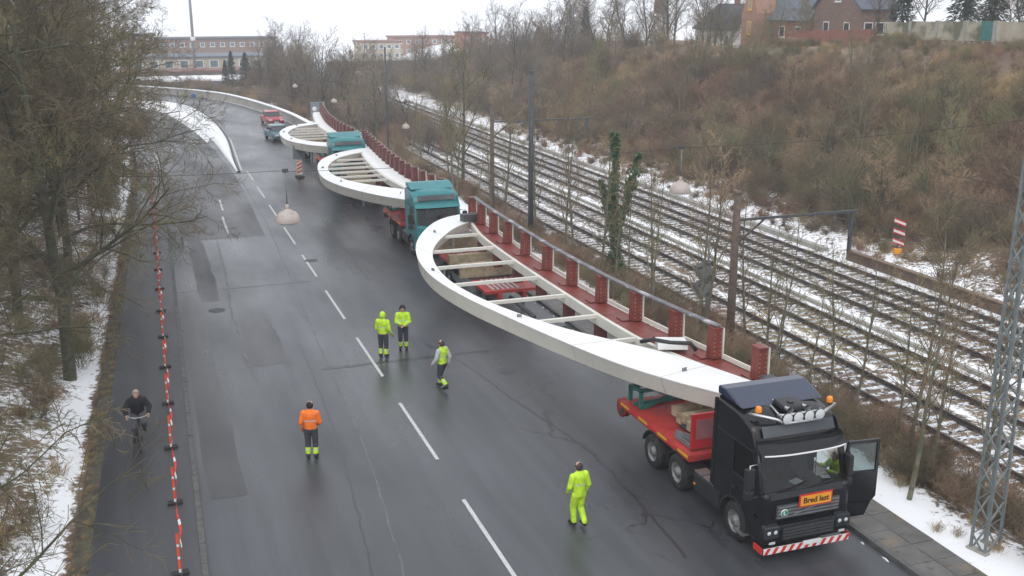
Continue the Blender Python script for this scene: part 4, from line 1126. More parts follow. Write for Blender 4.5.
# walking worker with pale sleeves
person('walking worker in yellow vest with pale grey sleeves and dark hair', (9.2, 33.0, 0), R(35), dict(knR=(.11, .17, .52), anR=(.12, .20, .11), knL=(-.10, .05, .50), anL=(-.11, -.26, .18), elR=(.27, -.12, 1.14), wrR=(.28, -.05, .90), elL=(-.27, .04, 1.14), wrL=(-.27, .2, .95), toeL=(0, .12, -.1)), dict(jacket='hivis', sleeve='grey_cloth', trousers='navy_cloth', calf='hivis', hair='hair_dark'), grp)
# orange jacket
person('worker in orange jacket and dark trousers standing alone', (4.02, 28.8, 0), R(-20), dict(elR=(.26, .02, 1.14), wrR=(.2, .2, 1.02)), dict(jacket='hiorange', trousers='navy_cloth', calf='hivis', hair='black_cloth', cap=True), grp)
# all yellow, walking to camera-right
person('worker in full yellow jacket and trousers walking with back to the camera', (9.76, 22.35, 0), R(12), dict(knR=(.10, .06, .52), anR=(.09, -.14, .14), knL=(-.09, .12, .52), anL=(-.07, .10, .10), elL=(-.28, .0, 1.16), wrL=(-.24, .14, .98)), dict(jacket='hivis', trousers='hivis', hair='hair_dark', boot='grey_cloth'), grp)
# driver getting in at the open door
person('worker in yellow jacket standing in the open door of the black truck', (15.80, 20.12, .40), R(88), dict(elR=(.3, .12, 1.25), wrR=(.22, .35, 1.35), elL=(-.3, .12, 1.25), wrL=(-.22, .35, 1.35)), dict(jacket='hivis', trousers='navy_cloth', calf='hivis', hair='hair_dark'), grp, height=1.72)

# ------------------------------------------------------------------ cyclist and bicycle (facing the camera)
CX, CYY = -.72, 31.3
bk = thing('bicycle', 'dark bicycle ridden by the cyclist in black', 'bicycle', (CX, CYY, .075), math.pi)
fr = MB()
bbk, seat_, headt, rear_, front_ = (0, -.05, .28), (0, -.22, .86), (0, .40, .85), (0, -.52, .34), (0, .58, .34)
for a, b, r in ((bbk, seat_, .018), (seat_, headt, .016), (bbk, headt, .02), (bbk, rear_, .011), (seat_, rear_, .01)): fr.tube([a, b], r, 8)
part('frame', fr, M['black'], bk)
part('fork', MB().tube([(0, .38, .98), (0, .42, .78), (.05, .48, .66), (.05, .58, .34)], .014, 7).tube([(0, .42, .78), (-.05, .48, .66), (-.05, .58, .34)], .012, 7), M['black'], bk)
hb = part('handlebar', MB().tube([(-.31, .22, 1.04), (-.27, .34, 1.06), (-.1, .42, 1.04), (.1, .42, 1.04), (.27, .34, 1.06), (.31, .22, 1.04)], .014, 8), M['silver'], bk)
for s in (-1, 1): part('grip', MB().tube([(s * .31, .22, 1.04), (s * .275, .33, 1.058)], .02, 8), M['rubber'], hb)
part('saddle', MB().prism([(-.09, -.42), (.09, -.42), (.05, -.22), (.025, -.1), (-.025, -.1), (-.05, -.22)], 'Z', .90, .95), M['black_plastic'], bk, bevel=.015)
for yy in (-.52, .58):
    w = link('wheel', None, bk, (0, yy, .34))
    part('tyre', MB().lathe([(.315 + .022 * math.cos(a), .022 * math.sin(a)) for a in np.linspace(0, 2 * math.pi, 9)], axis='X', n=28), M['rubber'], w)
    part('rim', MB().lathe([(.295, -.012), (.305, -.012), (.305, .012), (.295, .012), (.295, -.012)], axis='X', n=28), M['silver'], w)
    sp = MB()
    for k in range(18): a = 2 * math.pi * k / 18; sp.tube([(.02 if k % 2 else -.02, 0, 0), (0, .3 * math.cos(a), .3 * math.sin(a))], .002, 3)
    part('spokes', sp, M['silver'], w)
part('chain_ring', MB().lathe([(.001, -.01), (.09, -.01), (.09, .01), (.001, .01)], (.07, -.05, .28), 'X', 18), M['steel'], bk)
part('crank', MB().tube([(.1, -.05, .28), (.1, -.0, .12)], .012, 6).tube([(-.1, -.05, .28), (-.1, -.1, .44)], .012, 6), M['steel'], bk)
for (x, yy, z) in ((.15, 0.0, .115), (-.15, -.1, .445)): part('pedal', MB().box((x, yy, z), (0.1, 0.09, 0.025)), M['black_plastic'], bk)
person('grey-haired cyclist in black jacket riding toward the camera', (CX, CYY, .075), math.pi,
       dict(pel=(0, -.28, 1.0), chest=(0, -.08, 1.36), neck=(0, .0, 1.52), head=(0, .06, 1.66), shR=(.2, -.05, 1.42), shL=(-.2, -.05, 1.42), elR=(.34, .02, 1.22), elL=(-.34, .02, 1.22), wrR=(.31, .19, 1.09), wrL=(-.31, .19, 1.09),
            hiR=(.1, -.24, .95), hiL=(-.1, -.24, .95), knR=(.14, .1, .62), knL=(-.15, .14, .80), anR=(.15, -.06, .21), anL=(-.15, -.14, .53), curl=1.0),
       dict(jacket='black_cloth', trousers='grey_trousers', hair='hair_grey', bands=False, bulk=1.25), None)

# ------------------------------------------------------------------ cars on the far road
def car(label, loc, rz, paint):
    root = thing('car', label, 'car', loc, rz, 'cars behind the convoy')
    low = [(-2.05, .32), (-2.12, .62), (-2.0, .82), (-1.1, .93), (1.5, .95), (2.02, .88), (2.08, .5), (2.0, .3)] + arc(1.32, .3, .36, 0, math.pi, 6)[0:0]
    part('body', MB().prism(low, 'X', -.82, .82), paint, root, bevel=.08)
    part('cabin', MB().prism([(-1.05, .92), (-.42, 1.40), (.95, 1.44), (1.6, .94)], 'X', -.72, .72), M['dark_glass'], root, bevel=.06)
    part('roof', MB().prism([(-.50, 1.385), (-.40, 1.435), (.95, 1.475), (1.02, 1.42)], 'X', -.70, .70), paint, root, bevel=.02)
    for s in (-1, 1):
        for yy in (-1.32, 1.32): wheel(root, s * .74, yy, .2, .32)
        part('headlight', MB().box((s * .58, -2.06, .68), (0.34, 0.14, 0.17)), M['lens'], root, bevel=.03)
        part('tail_lamp', MB().box((s * .62, 2.03, .72), (0.25, 0.08, 0.2)), M['red_stripe'], root)
        part('wing_mirror', MB().box((s * .90, -.72, .98), (0.16, 0.1, 0.12)), paint, root)
    part('grille', MB().box((0, -2.105, .56), (0.7, 0.04, 0.16)), M['black_plastic'], root)
    part('number_plate', MB().box((0, -2.13, .44), (0.5, 0.02, 0.11)), M['white_paint'], root)
    return root
car('red car following behind the convoy on the far road', (13.9, 116.5, 0.0), R(6), M['car_red'])
car('dark teal car half hidden by the farthest bridge section', (12.75, 103.0, 0.0), R(8), M['car_teal'])

# ------------------------------------------------------------------ marker posts with red and white tape
pmb = MB()
base_m = MB().box((0, 0, .035), (0.38, 0.2, 0.06)).mesh('rubber_base', M['rubber'])
shaft_m = MB().lathe([(.031, .05), (.031, .98), (.03, 1.0), (.001, 1.0)], n=10).mesh('shaft', M['white_paint'])
band_m = MB().lathe([(.034, 0), (.034, .25)], n=10).mesh('red_band', M['post_orange'])
tops = []
ORD = 'first second third fourth fifth sixth seventh eighth ninth tenth eleventh twelfth thirteenth fourteenth fifteenth sixteenth seventeenth eighteenth'.split()
npost = 18
for i in range(npost):
    y = 19.4 + i * 3.78
    lab = ORD[i] + ' red and white marker post along the cycle path, counted from the camera'
    r = thing('marker_post', lab, 'marker post', (tape_x(y), y, 0.075), rng.uniform(-.25, .25), 'marker posts along the cycle path')
    link('rubber_base', base_m, r); link('shaft', shaft_m, r)
    for z in (.16, .48, .80): link('red_band', band_m, r, (0, 0, z))
    tops.append((tape_x(y), y, 1.0))
tp = MB(); V = []; mi = []
L_, acc = 0, 0
pts = []
for a, b in zip(tops[:-1], tops[1:]):
    for k in range(12):
        t = k / 12
        pts.append((a[0] + (b[0] - a[0]) * t + .06 + .03 * math.sin(t * 9), a[1] + (b[1] - a[1]) * t, .98 - .28 * 4 * t * (1 - t) * .5))
for i in range(len(pts) - 1):
    a, b = pts[i], pts[i + 1]
    tw = .5 + .5 * math.sin(i * .55)
    for (p, q) in ((a, b),):
        ex = .03 * tw; ez = .03 * (1 - tw) + .01
        tp.add([(p[0] - ex, p[1], p[2] - ez), (p[0] + ex, p[1], p[2] + ez), (q[0] + ex, q[1], q[2] + ez), (q[0] - ex, q[1], q[2] - ez)], [(0, 1, 2, 3)], 1 if i % 4 == 3 else 0)
tag(link('barrier_tape', tp.mesh('barrier_tape', [M['post_red'], M['white_paint']], False)), 'red and white striped tape strung between the marker posts', 'tape')

# ------------------------------------------------------------------ striped warning board on the road
wb = thing('warning_marker', 'red and white striped warning board with grey sign standing on the road', 'road sign', (11.35, 79.9, 0), R(8))
part('rubber_foot', MB().box((0, 0, .07), (0.5, 0.85, 0.14)), M['rubber'], wb, bevel=.02)
part('post', MB().box((0, 0, 1.2), (0.06, 0.06, 2.2)), M['galv'], wb)
bdp = part('striped_board', MB().box((0, -.05, .78), (0.42, 0.03, 1.1)), M['white_paint'], wb)
for k in range(4):
    z = .30 + k * .28
    part('red_stripe', MB().prism([(-.205, z), (.205, z + .18), (.205, z + .32 if z + .32 < 1.32 else 1.32), (-.205, z + .14)], 'Y', -.07, -.066), M['post_orange'], bdp)
part('sign_plate', MB().box((0, -.05, 1.95), (0.9, 0.03, 1.05)), M['sign_grey'], wb)
# dark double sign beside the far road
ds = thing('road_sign', 'dark rectangular road sign on two poles by the far bend', 'road sign', (17.6, 108.5, 0.1), R(10))
part('sign_plate', MB().box((0, 0, 2.1), (1.5, 0.05, 1.6)), M['sign_grey'], ds)
for s in (-.5, .5): part('pole', MB().tube([(s, .06, 0), (s, .06, 2.9)], .04, 8), M['galv'], ds)
for s in (-.35, .35): part('sign_disc', MB().lathe([(.001, 0), (.25, 0), (.25, .02)], (s, -.05, 2.2), 'Y', 16), M['white_paint'], ds)
bs = thing('keep_sign', 'small round blue sign on a post at the snow bank', 'road sign', (6.8, 133.5, 0.3), 0)
part('post', MB().tube([(0, 0, 0), (0, 0, 1.8)], .04, 8), M['galv'], bs)
part('sign_disc', MB().lathe([(.001, -.02), (.27, -.02), (.27, .02)], (0, -.05, 1.6), 'Y', 18), M['blue_sign'], bs)

# ------------------------------------------------------------------ hanging street lamps, poles and railway masts
def hang_lamp(label, loc, wire_l, wire_r, k=0.85):
    x, y, z = loc
    r = thing('hanging_street_lamp', label, 'street lamp', loc, 0, 'street lamps hung on wires over the road')
    part('shade', MB().lathe([(.40, .0), (.41, .05), (.37, .2), (.27, .33), (.12, .40), (.10, .46)], n=24), M['shade'], r).scale = (k, k, k)
    part('diffuser', MB().lathe([(.39, .01), (.30, -.05), (.001, -.08)], n=24), M['lens'], r).scale = (k, k, k)
    part('neck', MB().lathe([(.06, .40), (.065, .48), (.06, .56), (.03, .60)], n=14), M['shade'], r).scale = (k, k, k)
    part('hanger_rod', MB().tube([(0, 0, .57 * k), (0, 0, 1.45)], .018, 6), M['galv'], r)
    part('clamp', MB().box((0, 0, 1.45), (0.16, 0.08, 0.1)), M['dark_steel'], r)
    for w in (wire_l, wire_r):
        if w is None: continue
        d = Vector(w) - Vector((x, y, z + 1.45)); n = 10
        P = [Vector((0, 0, 1.45)) + d * (i / n) - Vector((0, 0, .12 * 4 * (i / n) * (1 - i / n))) for i in range(n + 1)]
        part('span_wire', MB().tube(P, .008, 4, cap=False), M['wire'], r)
    return r
def pole(name, label, x, y, top, r, m, cat='pole', base=None, steps=False):
    z0 = hgt(x, y) - .3 if base is None else base
    p = thing(name, label, cat, (x, y, z0))
    part('shaft', MB().tube([(0, 0, 0), (0, 0, (top - z0) * .5), (0, 0, top - z0)], [r, r * .9, r * .78], 10), m, p)
    part('cap', MB().lathe([(r * .95, top - z0 - .04), (r * .95, top - z0 + .03), (.001, top - z0 + .06)], n=10), m, p)
    return p
pole('wooden_pole', 'thick brown wooden pole beside the rail behind the bridge section posts', 20.9, 33.6, 6.1, .17, M['old_wood'])
pole('lattice_pole', 'tall slim dark steel pole rising behind the first bridge section', 20.3, 53.9, 9.3, .16, M['dark_steel'])
pole('wooden_pole', 'brown wooden pole with cross beam beyond the tall steel pole', 21.6, 64.5, 6.6, .16, M['old_wood'])
pole('steel_pole', 'grey pole behind the teal trucks at the wood edge', 21.0, 92, 9.0, .10, M['dark_steel'])
pole('steel_pole', 'slim grey pole near the far bend sign', 19.2, 118, 7.0, .08, M['dark_steel'])
for (yy, xx, lab) in ((29.4, -5.0, 'slim pole among the left trees near the cyclist'), (50.0, -4.2, 'slim pole among the left trees beyond the cyclist'), (64.7, -3.6, 'slim pole among the left trees by the fork'), (77.0, -3.0, 'slim pole among the left trees farthest up the path')):
    pole('steel_pole', lab, xx, yy, 8.9, .08, M['galv'])
hang_lamp('hanging dome lamp over the left lane between cyclist and orange worker', (3.77, 29.3, 7.0), (-5.0, 29.4, 8.8), None)
hang_lamp('hanging dome lamp above the red posts of the first bridge section', (16.41, 29.86, 7.0), (3.77, 29.3, 8.42), (18.72, 17.95, 10.5))
hang_lamp('hanging dome lamp in front of the far trees above the nearest teal truck', (14.4, 58.4, 6.0), (-3.6, 64.7, 8.8), (20.3, 53.9, 9.0), .55)
hang_lamp('hanging dome lamp above the second bridge section', (13.41, 75.4, 6.0), (-3.0, 77.0, 8.8), (21.6, 64.5, 6.5), .55)
hang_lamp('farthest hanging dome lamp above the farther teal truck', (12.77, 89.8, 6.0), (-3.0, 77.0, 8.7), (21.0, 92, 8.9), .55)
# railway portal beams on the wooden poles
def portal(label, x, y, zb, L, drop):
    p = thing('railway_portal', label, 'railway mast', (x, y, 0))
    part('cross_beam', MB().bar((.2, 0, zb), (L, 0, zb), .08, .09), M['dark_steel'], p)
    part('drop_post', MB().box((L - .3, 0, zb - drop / 2), (0.12, 0.12, drop)), M['dark_steel'], p)
    part('brace', MB().bar((.2, 0, zb - .9), (1.3, 0, zb - .06), .06, .06), M['rust'], p)
    for k in (2.2, 4.5, 6.6):
        if k < L: part('insulator', MB().lathe([(.05, -.32), (.09, -.24), (.05, -.2), (.09, -.14), (.05, -.1), (.03, 0)], (k, 0, zb - .08), n=10), M['kerb'], p)
    return p
portal('brown cross beam reaching over the rails from the thick wooden pole', 20.9, 33.75, 5.0, 5.6, 1.6)
portal('brown cross beam reaching over the rails from the farther wooden pole', 21.6, 64.65, 5.4, 7.0, 1.0)
# catenary wires
wires = ((25.3, 5.2, 'lower contact wire strung above the nearest railway track'), (28.6, 5.4, 'contact wire strung above the third railway track'), (32.6, 5.3, 'contact wire strung above the second railway track'), (30.4, 6.6, 'higher feeder wire strung along the railway'))
for (x, z, lab) in wires:
    P = []
    for i in range(73):
        y = -10 + i * 3.0; t = ((y + 10) % 31) / 31
        P.append((x, y, z - .35 * 4 * t * (1 - t)))
    tag(link('overhead_wire', MB().tube(P, .009, 4, cap=False).mesh('overhead_wire', M['wire'])), lab, 'wire', 'overhead railway wires')
# railway signal boxes on a thin post
sgp = thing('signal_post', 'thin post with two grey signal boxes seen from the side', 'signal', (21.8, 37.0, hgt(21.8, 37.0)))
part('post', MB().tube([(0, 0, 0), (0, 0, 4.6)], .05, 8), M['galv'], sgp)
for z in (3.3, 2.55):
    b = part('signal_box', MB().box((-.25, -.1, z), (0.6, 0.35, 0.45), ry=-.3), M['steel'], sgp, bevel=.03)
    part('signal_hood', MB().box((-.28, -.1, z + .28), (0.7, 0.42, 0.04), ry=-.3), M['dark_steel'], b)
# chevron marker on the bank
cvz = hgt(39.2, 46.3)
cv = thing('chevron_marker', 'three slanted red and white marker boards on a post by the bank', 'railway sign', (39.2, 46.3, cvz), R(-20))
part('post', MB().box((0, .05, .85), (0.07, 0.06, 1.9)), M['dark_steel'], cv)
for k in range(3):
    z = .45 + k * .56
    b = part('slanted_board', MB().prism([(-.32, z + .22), (.32, z - .02), (.32, z + .26), (-.32, z + .50)], 'Y', -.03, .0), M['white_paint'], cv)
    part('red_edge', MB().prism([(-.32, z + .42), (.32, z + .18), (.32, z + .262), (-.32, z + .502)], 'Y', -.036, -.031), M['red_stripe'], b)
    part('red_edge', MB().prism([(-.32, z + .218), (.32, z - .022), (.32, z + .05), (-.32, z + .29)], 'Y', -.036, -.031), M['red_stripe'], b)
part('orange_foot', MB().box((0, 0, .16), (0.42, 0.3, 0.3)), M['sign_orange'], cv, bevel=.03)

# lattice mast on the right
lm = thing('lattice_mast', 'grey steel lattice mast standing in the snow at the right', 'lattice mast', (18.72, 17.95, -.05), R(12))
Hm, w0, w1 = 13.5, .28, .16
def wd(z): return w0 + (w1 - w0) * z / Hm
for sx in (-1, 1):
    for sy in (-1, 1):
        mb = MB().bar((sx * w0, sy * w0 * .7, 0), (sx * w1, sy * w1 * .7, Hm), .06, .06)
        part('mast_leg', mb, M['galv'], lm)
nb = 30
for k in range(nb):
    za, zb = Hm * k / nb, Hm * (k + 1) / nb
    wa, wb_ = wd(za), wd(zb)
    mb = MB()
    s = 1 if k % 2 else -1
    for sy in (-1, 1): mb.bar((s * wa, sy * wa * .7, za), (-s * wb_, sy * wb_ * .7, zb), .045, .03)
    for sx in (-1, 1): mb.bar((sx * wa, s * wa * .7, za), (sx * wb_, -s * wb_ * .7, zb), .045, .03)
    part('lattice_brace', mb, M['galv'], lm)
for sx in (-1, 1): part('footing', MB().box((sx * .28, 0, .04), (0.18, 0.55, 0.14)), M['concrete'], lm)

# ------------------------------------------------------------------ bare trees and brush
def norm(v):
    l = math.sqrt(v[0] ** 2 + v[1] ** 2 + v[2] ** 2) or 1.0
    return (v[0] / l, v[1] / l, v[2] / l)
def grow(rg, p, d, L, r, lvl, S, out):
    n = S['n'][lvl]; w = S['w'][lvl]; up = S['up'][lvl]
    P = [p]; st = L / (n - 1); Ds = [d]
    for i in range(n - 1):
        d = norm((d[0] + rg.gauss(0, w), d[1] + rg.gauss(0, w), d[2] + rg.gauss(0, w) + up))
        p = (p[0] + d[0] * st, p[1] + d[1] * st, p[2] + d[2] * st)
        P.append(p); Ds.append(d)
    tp = S['taper'][lvl]
    Rr = [max(S['rmin'], r * (1 - (1 - tp) * i / (n - 1))) for i in range(n)]
    out.setdefault((lvl, n), []).append((P, Rr))
    if lvl + 1 >= len(S['n']): return
    k = S['kids'][lvl]; k = max(1, int(k * rg.uniform(.75, 1.25) + .5)); s0 = S['start'][lvl]
    az = rg.uniform(0, 6.28)
    for j in range(k):
        t = s0 + (1 - s0) * (j + rg.random()) / k
        f = t * (n - 1); i = min(n - 2, int(f)); u = f - i
        q = tuple(P[i][c] + (P[i + 1][c] - P[i][c]) * u for c in range(3))
        dd = Ds[i + 1]
        az += 2.4 + rg.uniform(-.5, .5)
        a = S['ang'][lvl] * rg.uniform(.7, 1.3)
        # perpendicular frame
        ref = (0, 0, 1) if abs(dd[2]) < .9 else (1, 0, 0)
        x = norm((dd[1] * ref[2] - dd[2] * ref[1], dd[2] * ref[0] - dd[0] * ref[2], dd[0] * ref[1] - dd[1] * ref[0]))
        y = (dd[1] * x[2] - dd[2] * x[1], dd[2] * x[0] - dd[0] * x[2], dd[0] * x[1] - dd[1] * x[0])
        ca, sa = math.cos(a), math.sin(a); c, s = math.cos(az), math.sin(az)
        nd = norm(tuple(dd[m] * ca + (x[m] * c + y[m] * s) * sa for m in range(3)))
        rr = max(S['rmin'], (Rr[i] + (Rr[i + 1] - Rr[i]) * u) * S['rr'][lvl])
        Lc = L * S['ratio'][lvl] * (1 - S.get('fall', .45) * t) * rg.uniform(.75, 1.2)
        grow(rg, q, nd, Lc, rr, lvl + 1, S, out)
def tubes(groups, sides):
    VV, FF = [], []; off = 0
    for (lvl, n), br in groups:
        k = sides(lvl); B = len(br)
        P = np.array([b[0] for b in br]); Rr = np.array([b[1] for b in br])
        T = np.empty_like(P); T[:, 1:-1] = P[:, 2:] - P[:, :-2]; T[:, 0] = P[:, 1] - P[:, 0]; T[:, -1] = P[:, -1] - P[:, -2]
        T /= np.linalg.norm(T, axis=2, keepdims=True) + 1e-9
        ref = np.where(np.abs(T[:, :1, 2:3]) < .9, np.array([0, 0, 1.0]), np.array([1.0, 0, 0]))
        X = np.cross(T, np.broadcast_to(ref, T.shape)); X /= np.linalg.norm(X, axis=2, keepdims=True) + 1e-9
        Y = np.cross(T, X)
        a = np.arange(k) * 2 * np.pi / k
        V = P[:, :, None, :] + Rr[:, :, None, None] * (X[:, :, None, :] * np.cos(a)[None, None, :, None] + Y[:, :, None, :] * np.sin(a)[None, None, :, None])
        VV.append(V.reshape(-1, 3))
        b = np.arange(B)[:, None, None] * n * k + np.arange(n - 1)[None, :, None] * k
        kk = np.arange(k)[None, None, :]; k2 = (kk + 1) % k
        q = np.stack([b + kk, b + k2, b + k + k2, b + k + kk], -1).reshape(-1, 4) + off
        FF.append(q); off += B * n * k
    V = np.concatenate(VV); Fq = np.concatenate(FF)
    return V, Fq
def np_mesh(name, V, Fq, m, smooth=True):
    me = bpy.data.meshes.new(name)
    me.vertices.add(len(V)); me.vertices.foreach_set('co', V.astype(np.float32).ravel())
    w = Fq.shape[1]
    me.loops.add(Fq.size); me.loops.foreach_set('vertex_index', Fq.astype(np.int32).ravel())
    me.polygons.add(len(Fq)); me.polygons.foreach_set('loop_start', (np.arange(len(Fq)) * w).astype(np.int32)); 
    me.update(calc_edges=True)
    me.polygons.foreach_set('use_smooth', [smooth] * len(Fq))
    me.materials.append(m); me.validate()
    return me
def tree_meshes(seed, S, height, r0, bark, twig, stems=1, split=2, lean=0.06):
    rg = random.Random(seed); out = {}
    for s in range(stems):
        d = norm((rg.gauss(0, lean if stems == 1 else .32), rg.gauss(0, lean if stems == 1 else .32), 1))
        p = (0, 0, -.25) if stems == 1 else (rg.uniform(-.3, .3), rg.uniform(-.3, .3), -.15)
        grow(rg, p, d, height * (1 if stems == 1 else rg.uniform(.6, 1.05)), r0 * (1 if stems == 1 else rg.uniform(.6, 1.1)), 0, S, out)
    wood = [(k, v) for k, v in sorted(out.items()) if k[0] < split]; tw = [(k, v) for k, v in sorted(out.items()) if k[0] >= split]
    a = np_mesh('trunk', *tubes(wood, lambda l: 8 if l == 0 else 5), bark) if wood else None
    b = np_mesh('crown', *tubes(tw, lambda l: 3), twig)
    return a, b
BIG = dict(n=[9, 7, 5, 4, 3], w=[.09, .16, .2, .24, .25], up=[.02, .05, .03, .02, .02], taper=[.25, .25, .3, .4, .6], kids=[16, 12, 9, 7], start=[.22, .2, .15, .1], ang=[.95, .75, .7, .65], ratio=[.62, .5, .46, .5], rr=[.5, .5, .5, .6], rmin=.0085)
SPREAD = dict(BIG, kids=[18, 12, 9, 7], ratio=[.62, .52, .5, .6], w=[.09, .14, .17, .18, .16], rmin=.0068, up=[.02, .0, -.01, -.01, -.01], ang=[1.15, .8, .7, .65], start=[.16, .15, .12, .1])
SLIM = dict(n=[8, 5, 4, 3], w=[.05, .13, .18, .2], up=[.03, .12, .05, .03], taper=[.2, .3, .4, .6], kids=[16, 6, 4], start=[.28, .2, .2], ang=[.75, .65, .6], ratio=[.33, .5, .5], rr=[.42, .5, .6], rmin=.006)
MID = dict(n=[7, 6, 4, 3], w=[.07, .15, .2, .25], up=[.02, .08, .05, .03], taper=[.25, .3, .4, .6], kids=[15, 10, 8], start=[.2, .18, .12], ang=[.8, .7, .65], ratio=[.5, .46, .45], rr=[.5, .5, .6], rmin=.012)
SHR = dict(n=[5, 4, 3], w=[.14, .2, .25], up=[.06, .05, .03], taper=[.35, .4, .6], kids=[9, 6], start=[.18, .12], ang=[.65, .65], ratio=[.55, .5], rr=[.55, .6], rmin=.007)

def place_tree(meshes, name, label, cat, x, y, rz, sc, group=None, z=None, sz=None):
    t = thing(name, label, cat, (x, y, hgt(x, y) if z is None else z), rz, group)
    t.scale = (sc, sc, sc if sz is None else sz)
    if meshes[0] is not None: link('trunk', meshes[0], t)
    link('crown', meshes[1], t)
    return t
big = [tree_meshes(11, SPREAD, 12.5, .24, M['bark'], M['twig_olive'], split=3), tree_meshes(12, BIG, 13, .22, M['bark'], M['twig_olive'], split=3), tree_meshes(13, SPREAD, 11.5, .20, M['bark'], M['twig_olive'], split=3)]
left = [(0, -3.0, 38.2, .3, 1.0, 'dark forked tree leaning over the cycle path, rooted in the snow strip'),
        (1, -5.2, 45.0, 1.9, 1.0, 'thick olive twigged tree behind the forked tree on the left bank'),
        (2, -3.6, 51.5, 3.3, 1.05, 'olive twigged tree reaching over the cycle path beyond the forked tree'),
        (0, -8.0, 40.5, 4.4, 1.05, 'bare tree at the left picture edge above the snowy bank'),
        (1, -4.2, 60.0, .8, 1.1, 'bare tree on the left bank beside the start of the fork'),
        (2, -9.5, 50.5, 5.0, 1.15, 'bare tree higher on the left bank behind the picture edge tree'),
        (0, -3.0, 69.5, 2.6, 1.0, 'bare tree on the left bank along the side road'),
        (1, -9.5, 66, 5.5, 1.25, 'tall bare tree high on the left bank'),
        (2, -3.2, 82, 1.2, 1.05, 'farther bare tree beside the side road'),
        (0, -10, 84, 3.9, 1.3, 'tall bare tree on the left bank beyond the side road trees'),
        (1, -5, 100, 2.2, 1.2, 'bare tree far along the side road'),
        (1, -12.5, 44, 2.2, 1.1, 'bare tree far up the left bank at the picture edge'),
        (0, -7.0, 57, 1.4, 1.05, 'bare tree between the fork tree and the high bank tree'),
        (2, -14, 58, .4, 1.3, 'tallest bare tree at the back of the left bank'),
        (1, -6.8, 74, 4.1, 1.1, 'bare tree behind the side road trees'),
        (0, -14, 75, 2.9, 1.3, 'bare tree at the far back of the left bank'),
        (1, -8.5, 47.0, 5.1, .95, 'olive twigged tree set back from the path behind the forked tree'),
        (2, -11.5, 52.5, 2.0, 1.1, 'olive twigged tree on the upper left bank behind the set back tree'),
        (0, -5.5, 64.5, 3.1, .95, 'olive twigged tree beside the lamp pole near the fork'),
        (1, -10.5, 36.5, 1.1, .9, 'olive twigged tree on the left picture edge low on the bank'),
        (2, -6.5, 33.0, .2, .8, 'low mossy tree on the snowy bank in front of the forked tree')]
for (k, x, y, rz, sc, lab) in left:
    place_tree(big[k], 'bare_tree', lab, 'tree', x, y, rz, sc, 'bare trees on the left bank')
near = tree_meshes(25, dict(SPREAD, kids=[12, 8, 5, 4], rmin=.005), 8.0, .13, M['bark'], M['twig_olive'], split=3)
place_tree(near, 'bare_tree', 'mossy branched tree in the lower left corner over the snow', 'tree', -4.6, 22.0, 1.0, 1.0, 'bare trees on the left bank')
place_tree(near, 'bare_tree', 'nearest mossy tree whose branches cross the bottom left corner', 'tree', -4.3, 13.5, 4.0, .95, 'bare trees on the left bank')
place_tree(near, 'bare_tree', 'mossy tree by the bottom edge reaching toward the cycle path', 'tree', -3.6, 17.5, 2.2, .75, 'bare trees on the left bank')
place_tree(near, 'bare_tree', 'small mossy tree at the left edge above the snow strip', 'tree', -5.4, 28.0, 3.4, .9, 'bare trees on the left bank')

slim = [tree_meshes(41, SLIM, 7.0, .075, M['bark_pale'], M['twig_brown']), tree_meshes(42, SLIM, 7.6, .08, M['bark_pale'], M['twig_brown']), tree_meshes(43, dict(SLIM, kids=[12, 5, 4]), 6.2, .06, M['bark_pale'], M['twig_green'])]
rows = [(18.75, 20.75, 0, 1.0, 'slim bare sapling in the snow beside the open truck door'),
        (21.4, 24.6, 2, .95, 'slim sapling in the brush right of the truck'), (21.9, 27.2, 1, .8, 'slim sapling in the brush behind the truck roof'),
        (20.6, 30.2, 2, 1.0, 'slim sapling between the lamp and the thick wooden pole'), (21.6, 31.8, 0, .85, 'sapling just right of the thick wooden pole'),
        (21.2, 36.0, 1, 1.05, 'pale sapling left of the thick wooden pole'), (20.2, 38.6, 2, 1.0, 'greenish sapling under the hanging lamp by the bridge posts'),
        (21.8, 41.5, 0, 1.0, 'sapling between the lamp and the ivy covered tree'), (20.4, 47.8, 1, .95, 'sapling left of the ivy covered tree'),
        (21.4, 51.2, 0, 1.05, 'branching sapling right of the tall steel pole'), (20.0, 57.5, 2, 1.0, 'sapling left of the tall steel pole'),
        (21.2, 61.0, 1, 1.1, 'sapling close to the farther wooden pole'), (20.6, 70.0, 0, 1.2, 'sapling behind the nearest teal truck'),
        (22.0, 76.0, 1, 1.1, 'sapling behind the second bridge section'), (20.8, 83.0, 2, 1.2, 'sapling behind the farther teal truck'),
        (22.0, 44.5, 2, .9, 'thin sapling hard by the ivy covered tree'), (22.3, 34.6, 1, .9, 'thin sapling behind the thick wooden pole')]
for i_, (x, y) in enumerate(((21.0, 22.6), (22.8, 25.4), (20.9, 28.6), (22.9, 29.6), (20.2, 34.9), (22.6, 38.4), (20.0, 42.2), (21.0, 45.9), (22.8, 49.9), (20.8, 55.4), (22.4, 58.6), (20.4, 63.8), (22.5, 67.2), (21.6, 72.6), (20.6, 79.4), (22.4, 86.5), (21.4, 20.9), (22.9, 33.3))):
    rows.append((x, y, i_ % 3, (.85, 1.0, .75)[i_ % 3], ORD[i_] + ' thin wild sapling along the brush strip, counted from the camera'))
for (x, y, k, sc, lab) in rows:
    place_tree(slim[k], 'sapling', lab, 'sapling', x, y, rng.uniform(0, 6.28), sc, 'saplings between pavement and railway')
